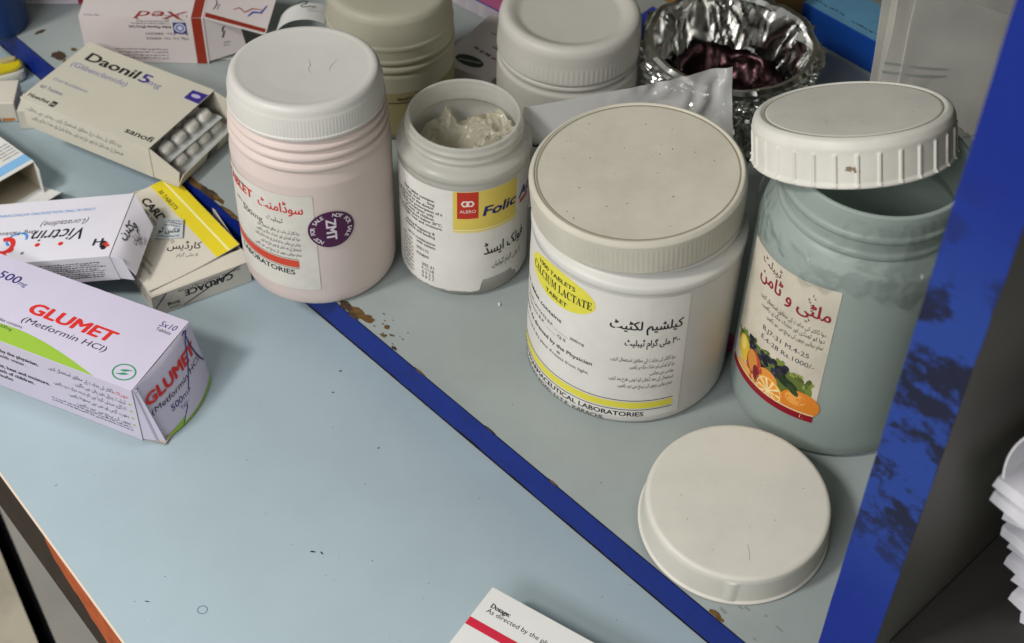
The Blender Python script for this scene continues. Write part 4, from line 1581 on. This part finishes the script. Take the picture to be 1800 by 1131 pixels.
# ------------------------------------------------------------------ clutter at the back
# clear zip bag leaning behind the big jar
mb = MB()
n, k = 60, 30
G = []
bagm = mat('clear_bag_film', '#ececea', .2, .6, clear=.5, trans=.15, tint='#dcdcda')
c00, c10, c11, c01 = Vector((.002, .520, .035)), Vector((.098, .520, .035)), Vector((.0962, .568, .0805)), Vector((.0018, .538, .0770))
for i in range(n + 1):
    f = i / n
    row = []
    for j in range(k + 1):
        g = j / k
        p = (c00 * (1 - f) + c10 * f) * (1 - g) + (c01 * (1 - f) + c11 * f) * g
        cr = max(0, f - .35)
        p = p + Vector((0, -1, .4)) * (.0055 * nz(f * 5, g * 3, 1, 1) * cr * 2 + .0045 * abs(nz(f * 11, g * 6, 3, 1)) * cr * 2 + .001 * math.sin(f * 5))
        row.append(p)
    G.append(row)
mb.sheet(G, .0002, bagm)
P = Print(mb, lambda u, v, h: c00 + (c10 - c00) * u + (c01 - c00) * v + Vector((0, -.0012, .0006)), .1)
P.text('Rx', .05, .62, .05, BLK, 'l', w=.07)
for i in range(2):
    P.small(.05, .62 - .1 * i, .1, .04, BLK, seed=150 + i)
tag(mb.build('zip_bag', None, 50), 'clear crinkled plastic bag leaning behind the large white jar', 'plastic bag')

# foil covered bowl
x, y = .1040, .6285
t = thing('foil_bowl', 'bowl wrapped in crumpled silver foil behind the clear plastic bag', 'bowl', (x, y, 0))
foil = mat('crumpled_foil', '#dededa', .2, .5, metal=1, bump=.12, bscale=160)
mb = MB()
prof = [(.026, .0006), (.032, .002), (.036, .012), (.039, .024), (.0412, .036), (.0428, .044), (.0436, .0485), (.0432, .0515), (.0415, .0530), (.0392, .0524), (.0380, .0500), (.0365, .044), (.0345, .034), (.031, .022), (.026, .014), (.018, .012), (.001, .0115)]
pf = []
for i in range(len(prof) - 1):
    for s_ in range(5):
        f = s_ / 5
        pf.append((prof[i][0] * (1 - f) + prof[i + 1][0] * f, prof[i][1] * (1 - f) + prof[i + 1][1] * f))
pf.append(prof[-1])


def crumple(p, a, i):
    f = i / len(pf)
    amp = .0050 if f < .38 else (.0009 if f < .62 else .0042)
    rr = math.hypot(p.x, p.y)
    q1 = 1 - 1.6 * abs(noise.noise(Vector((math.cos(a) * 2.3, math.sin(a) * 2.3, p.z * 75 + 2 * math.sin(a * 3))))) - .5 * abs(noise.noise(Vector((math.cos(a) * 6, math.sin(a) * 6, p.z * 75 + 5))))
    if f < .38 or f > .9:
        q1 -= 1.1 * abs(noise.noise(Vector((math.cos(a) * 9, math.sin(a) * 9, p.z * 190 + 2)))) - .3
        q1 += .5 * noise.noise(Vector((math.cos(a) * 20, math.sin(a) * 20, p.z * 400)))
    pl = .0002 * abs(math.sin(a * 11 + 3 * math.sin(a * 5))) ** 6 * (1 if .36 < f < .66 else .3)
    d = (q1 - .5) * amp + pl
    if rr < 1e-4:
        return p
    return Vector((p.x * (1 + d / max(rr, .01)), p.y * (1 + d / max(rr, .01)), p.z + (.0016 * noise.noise(Vector((math.cos(a) * 2.5, math.sin(a) * 2.5, 9))) + .6 * d) * (1 if p.z > .03 else 0)))


mb.lathe(pf, foil, 220, None, crumple, caps=False)
mb.build('foil_wrap', t, 22)
mb = MB()
mb.lathe([(.0005 + .0265 * k_ / 24, .0130 + .009 * (k_ / 24) ** 3) for k_ in range(25)] + [(.0280, .0235), (.0290, .0260)], mat('dark_reflection_foil', '#3b2a2c', .3, .5, metal=1, var=.4, vscale=60, bump=.7, bscale=120), 100, None,  # dark red colour paints the dark reflection inside the foil
         lambda p, a, i: Vector((p.x * (1 + .05 * nz(math.cos(a), math.sin(a), p.z * 60, 2.2)), p.y * (1 + .05 * nz(math.cos(a), math.sin(a), p.z * 60, 2.2)), p.z + (.006 * abs(nz(p.x, p.y, .3, 75)) + .003 * abs(nz(p.x, p.y, .8, 190))) * (i > 0))), False)
mb.build('bowl_inside', t, 28)

# pink and lilac box lying behind the frosted jars
def simple_box(name, label, cat, corner, ang, L, Wd, H, m, z=0.0003, group=None, bevel=.0004):
    """corner: front left corner on the ground, x along the front"""
    t = thing(name, label, cat, (corner[0], corner[1], z), R(ang), group)
    mb = MB()
    mb.box((0, 0, 0), (L, Wd, H), m)
    return t, mb


GBK = 'boxes at the back of the shelf'
lilac2 = mat('pale_lilac_card', '#c3bcc4', .45, .35, var=.05)
t, mb = simple_box('medicine_box', 'small white box with dark green oval emblem lying between the two back jars', 'medicine box', (-.0436, .6605), -31, .033, .05, .010, pinkw, group=GBK)
P = Print(mb, flat((0, 0, .010), X3, Y3))
P.ell(14, 9.0, 8.4, 4.4, '#2c3a30', 0, seg=30)
P.line([(8, 7.2), (20, 10.4)], 1.4, '#b9bdb4', .05)
P.small(9, 20, 20, 3.4, '#7a5a78', seed=301, rot=-14)
P.small(17, 26, 9, 2.0, '#5a5060', seed=302, rot=-14)
P.small(10, 36, 18, 2.0, '#8a6a80', seed=303)
mb.build('body', t, bevel=.0003)
t, mb = simple_box('medicine_box', 'flat pink topped box with pale lilac side behind the two back jars', 'medicine box', (-.0638, .7480), -39, .075, .05, .009, lilac2, group=GBK)
pk = mat('pink_print', '#b9608c', .45, .35, var=.08)
P = Print(mb, flat((0, 0, .009), X3, Y3))
P.rect(0.2, .2, 74.8, 49.8, pk, 0, n=1)
P.rect(0.2, .2, 74.8, 1.4, '#4a4c9c', .03, n=1)
P = Print(mb, flat((0, 0, 0), X3, Z3))
for j in range(7):
    for i in range(4):
        P.small(4 + j * 10, 7.6 - 2.2 * i, 7, 1.0, '#9a92a4', seed=160 + i + 7 * j)
mb.build('body', t, bevel=.0003)

# brown carton behind the foil bowl
t, mb = simple_box('cardboard_carton', 'plain brown cardboard carton standing behind the foil bowl', 'carton', (.050, .767), -45, .113, .045, .046, mat('brown_cardboard', '#8a6a3c', .8, .15, var=.12, vscale=50), group=GBK)
mb.build('body', t, bevel=.0006)
# light blue box at the back right
t, mb = simple_box('medicine_box', 'light blue box with dark blue front against the back board', 'medicine box', (.134, .730), -45, .105, .035, .020, mat('dark_blue_card', '#123f8c', .45, .35, var=.1), group=GBK)
P = Print(mb, flat((0, 0, .020), X3, Y3))
P.rect(.2, .2, 104.8, 34.8, mat('light_blue_print', '#5a8bab', .45, .35, var=.12, vscale=60), 0, n=1)
P.small(28, 6, 22, 2.6, '#2c3c44', seed=180)
P.small(56, 5, 16, 2.0, '#2c3c44', seed=181)
mb.build('body', t, bevel=.0003)
# small blue box behind the frosted jar
t, mb = simple_box('medicine_box', 'small glossy blue box corner showing between frosted jar and foil bowl', 'medicine box', (.052, .688), -40, .028, .03, .014, mat('glossy_blue_card', '#1c3aa0', .2, .5), group=GBK)
P = Print(mb, flat((0, 0, 0), X3, Z3))
P.rect(.2, .2, 27.8, 6, '#c9c4cf', 0, n=1)
mb.build('body', t, bevel=.0003)

# white paper curl with a handwritten figure
mb = MB()
pc = Vector((-.1165, .6600, .001))
G = []
for i in range(15):
    f = i / 14
    row = []
    for j in range(9):
        g = j / 8
        th = -1.5 + 2.1 * f
        row.append(pc + Vector((.012 * math.sin(th) + .008 * f, .02 * g - .004 * math.cos(th), .036 - .014 * (1 - math.cos(th)) - .004 * g)))
    G.append(row)
mb.sheet(G, .0003, white_c)
P = Print(mb, lambda u, v, h: pc + Vector((.006 + u * .001, .002 + v * .001, .0378 - v * .0001 + .0003)), 0)
P.line([(-6, 5), (-4, 7.5), (-1, 7.4), (-1.4, 5), (-4, 3), (-3, 1.4), (1, 2.6), (4, 2.0)], .9, BLK)
tag(mb.build('paper_scrap', None, 60), 'curled white paper with a handwritten 2 behind the purple sticker jar', 'paper')

# left edge clutter
mb = MB()
blue_b = mat('navy_blue_plastic', '#16376e', .4, .4, var=.1)
t = thing('blue_bottle', 'dark blue upright container cut off by the left edge', 'container', (-.2865, .694, 0))
mb.lathe(fillet([(.001, 0), (.0165, 0), (.0165, .055), (.012, .062), (.001, .062)], .002, 3), blue_b, 48)
mb.build('body', t, 40)
mb = MB()
mb.lathe(fillet([(.001, .0622), (.0122, .0622), (.0122, .076), (.001, .076)], .001, 3), mat('navy_cap', '#12284e', .4), 48)
mb.build('cap', t, 40)
t = thing('clip_case', 'yellow and white rounded plastic case beside the dark blue container', 'plastic case', (-.2850, .6690, DZ + .0002), R(24))
mb = MB()
wp = mat('white_gloss_plastic', '#d5d4c4', .3, .5)
yp = mat('yellow_gloss_plastic', '#d0be1e', .35, .5, var=.08)


def loz(mb, a, b, z0, z1, m, k=24):
    pts = [(a * math.copysign(abs(math.cos(2 * math.pi * i / k)) ** .6, math.cos(2 * math.pi * i / k)), b * math.copysign(abs(math.sin(2 * math.pi * i / k)) ** .6, math.sin(2 * math.pi * i / k))) for i in range(k)]
    vs = [(p[0] * s_, p[1] * s_, z) for z, s_ in ((z0, .9), (z0 + .001, 1), (z1 - .001, 1), (z1, .92)) for p in pts]
    mb.add(vs, [(j * k + i, j * k + (i + 1) % k, (j + 1) * k + (i + 1) % k, (j + 1) * k + i) for j in range(3) for i in range(k)] + [tuple(reversed(range(k))), tuple(range(3 * k, 4 * k))], m)


loz(mb, .0155, .0075, 0, .0068, wp)
mb.build('body', t, 40)
mb = MB()
loz(mb, .0148, .0062, .0069, .0092, yp)
mb.build('lid', t, 40)
mb = MB()
loz(mb, .0045, .0017, .0093, .0110, mat('tan_plastic', '#b3a77c', .5))
mb.build('latch', t, 40, loc=(.008, .002, 0))

t, mb = simple_box('medicine_box', 'small cream box with blue and orange marks at the left edge', 'medicine box', (-.3145, .6290), 6, .050, .020, .0125, cream_c, z=DZ + .0003, group=GB)
P = Print(mb, flat((0, 0, 0), X3, Z3))
P.rect(24, .8, 41, 2.4, '#22356e', 0, n=1)
P.rect(42, .8, 48.6, 2.6, '#c07a36', 0, n=1)
mb.build('body', t, bevel=.0006)
mb = MB()
mb.sheet(grid((-.262, .628, DZ + .012), (-.238, .632, DZ + .012), (-.240, .645, DZ + .0124), (-.262, .643, DZ + .0124), 4, 4), .0004, cream_c)
mb.sheet(grid((-.2395, .630, DZ + .012), (-.2385, .646, DZ + .012), (-.2385, .646, DZ + .021), (-.2395, .630, DZ + .0205), 4, 4), .0003, card_grey)
mb.sheet(grid((-.262, .628, DZ + .0004), (-.238, .632, DZ + .0004), (-.238, .632, DZ + .0118), (-.262, .628, DZ + .0118), 2, 2), .0004, cream_c)
tag(mb.build('card_tray', None), 'pale folded card tray tucked beside the beige box at the left', 'card tray')
t, mb = simple_box('medicine_box', 'pale box with dark red end lying at the upper left', 'medicine box', (-.283, .712), 4, .062, .04, .014, lilac2, group=GBK)
P = Print(mb, flat((0, 0, 0), X3, Z3))
P.rect(36, .3, 61.8, 13.8, '#8c1f2c', 0, n=1)
for i in range(3):
    P.small(4, 9 - 3 * i, 28, 1.6, '#8a8490', seed=190 + i)
mb.build('body', t, bevel=.0003)

# stack of clear bags standing behind the teal jar
bagw = mat('stacked_bag_film', '#f0eee6', .3, .5, trans=.25, clear=.22, var=.06, vscale=30)
bagz = mat('bag_zip_line', '#b2b6b0', .3, .5)
for i in range(11):
    mb = MB()
    X0, Y0 = .1765 + .0016 * ((i * 7) % 11) * .9, .608 + .0024 * i

    def bend(f, g, i=i):
        return (.0015 * nz(f * 2, g * 2, i, 1), .003 * math.sin(g * 2.2) + .002 * nz(f * 3, g * 3, i + 9, 1), .003 * f * (1 - f) * i * g)

    G = grid((X0 + .001, Y0, .0006), (X0 + .088, Y0 + .028, .0006), (X0 + .088, Y0 + .036, .044 + .0036 * i), (X0 - .0006 * i, Y0 + .006, .092 + .0016 * i), 14, 18, bend)
    mb.sheet(G, .0004, bagw)
    if i == 0:
        for gz in (.5, .58):
            G2 = [[Vector(G[a][int(18 * gz)]) + Vector((0, -.0004, 0)), Vector(G[a][int(18 * gz)]) + Vector((0, -.0004, .0012))] for a in range(15)]
            mb.sheet(G2, .0003, bagz)
    o = mb.build('zip_bag', None, 40)
    tag(o, 'frosted clear zip bag, front one of the stack behind the teal jar' if i == 0 else 'frosted clear zip bag in the fanned stack behind the front bag', 'plastic bag', 'zip bags stacked by the side panel')

# white packets on the dark shelf at the right edge
pk_w = mat('white_packet_film', '#e4e2e8', .4, .45, var=.08, vscale=30, trans=.1)
tips = [(0.1797, 0.3008, 0.05), (0.1749, 0.303, 0.058), (0.1747, 0.3052, 0.066), (0.1696, 0.3062, 0.075), (0.1694, 0.3072, 0.084), (0.1633, 0.3054, 0.095), (0.1612, 0.304, 0.105), (0.1522, 0.2979, 0.12), (0.1507, 0.296, 0.129)]
for i, (tx, ty, tz) in enumerate(tips):
    mb = MB()
    tip = Vector((tx, ty, tz))
    a0 = R((-40, -50, -36, -47, -38, -52, -37, -48, -42)[i])
    uu = Vector((math.cos(a0), math.sin(a0), -.05))
    vv = Vector((.72, .69, .02))
    G = []
    for a in range(19):
        f = a / 18
        G.append([tip + uu * (.062 * f) + vv * (.055 * b / 8) + Vector((0, 0, .0016 * math.sin(f * 5 + i) * (1 - b / 16) + .0016 * nz(f * 4, b / 3, i, 1))) + uu * (.0016 * nz(b * .9, i, 0, 1)) for b in range(9)])
    mb.sheet(G, .0048, pk_w)
    tag(mb.build('paper_packet', None, 40), 'white packet at the bottom of the pile beyond the side panel' if i == 0 else 'white packet directly under the curled packet at the right edge' if i == 8 else 'white packet in the middle of the pile beyond the side panel', 'packet', 'packets in the middle of the pile' if 0 < i < 8 else 'packets ending the pile')
mb = MB()
pc2 = Vector((.1590, .2770, .1500))


def curl(u, v, h):
    th = -2.0 + 2.4 * u
    q = .0165 + h / 1000
    return pc2 + Vector((.707, -.707, 0)) * (q * math.sin(th) + .03 * max(0, u - .75)) + Vector((.707, .707, 0)) * (.075 * v + .004 * math.cos(th)) + Vector((0, 0, q * 1.15 * math.cos(th) - .004 * v))


mb.sheet([[curl(a / 20, b / 10, 0) for b in range(11)] for a in range(21)], .0005, pk_w)
P = Print(mb, curl, .3)
P.rect(.40, 0.02, .47, .98, ink('#22308c'), 0, n=8)
for i in range(3):
    P.small(.14 + .06 * i, .1, .8, .03, seed=200 + i, rot=90)
tag(mb.build('curled_packet', None, 50), 'curled white packet with a blue line on top of the pile at the right', 'packet')

# small pink cap between the two big jars
mb = MB()
mb.lathe(fillet([(.001, 0), (.004, 0), (.004, .005), (.0034, .006), (.001, .006)], .0006, 3), mat('pink_plastic_cap', '#b0406a', .4), 32)
tag(mb.build('pink_cap', None, 40, loc=(.0955, .470, .0002)), 'tiny pink cap on the shelf between the large white jar and teal jar', 'cap')
# crumb by the open jar
mb = MB()
bmx = bmesh.new()
bmesh.ops.create_icosphere(bmx, subdivisions=1, radius=.0009)
vs = [v.co * random.uniform(.6, 1.2) for v in bmx.verts]
fs2 = [[v.index for v in f.verts] for f in bmx.faces]
bmx.free()
mb.add(vs, fs2, white_c)
tag(mb.build('tablet_crumb', None, None, loc=(-.006, .491, .0006)), 'white tablet crumb on the grey shelf in front of the open jar', 'crumb')
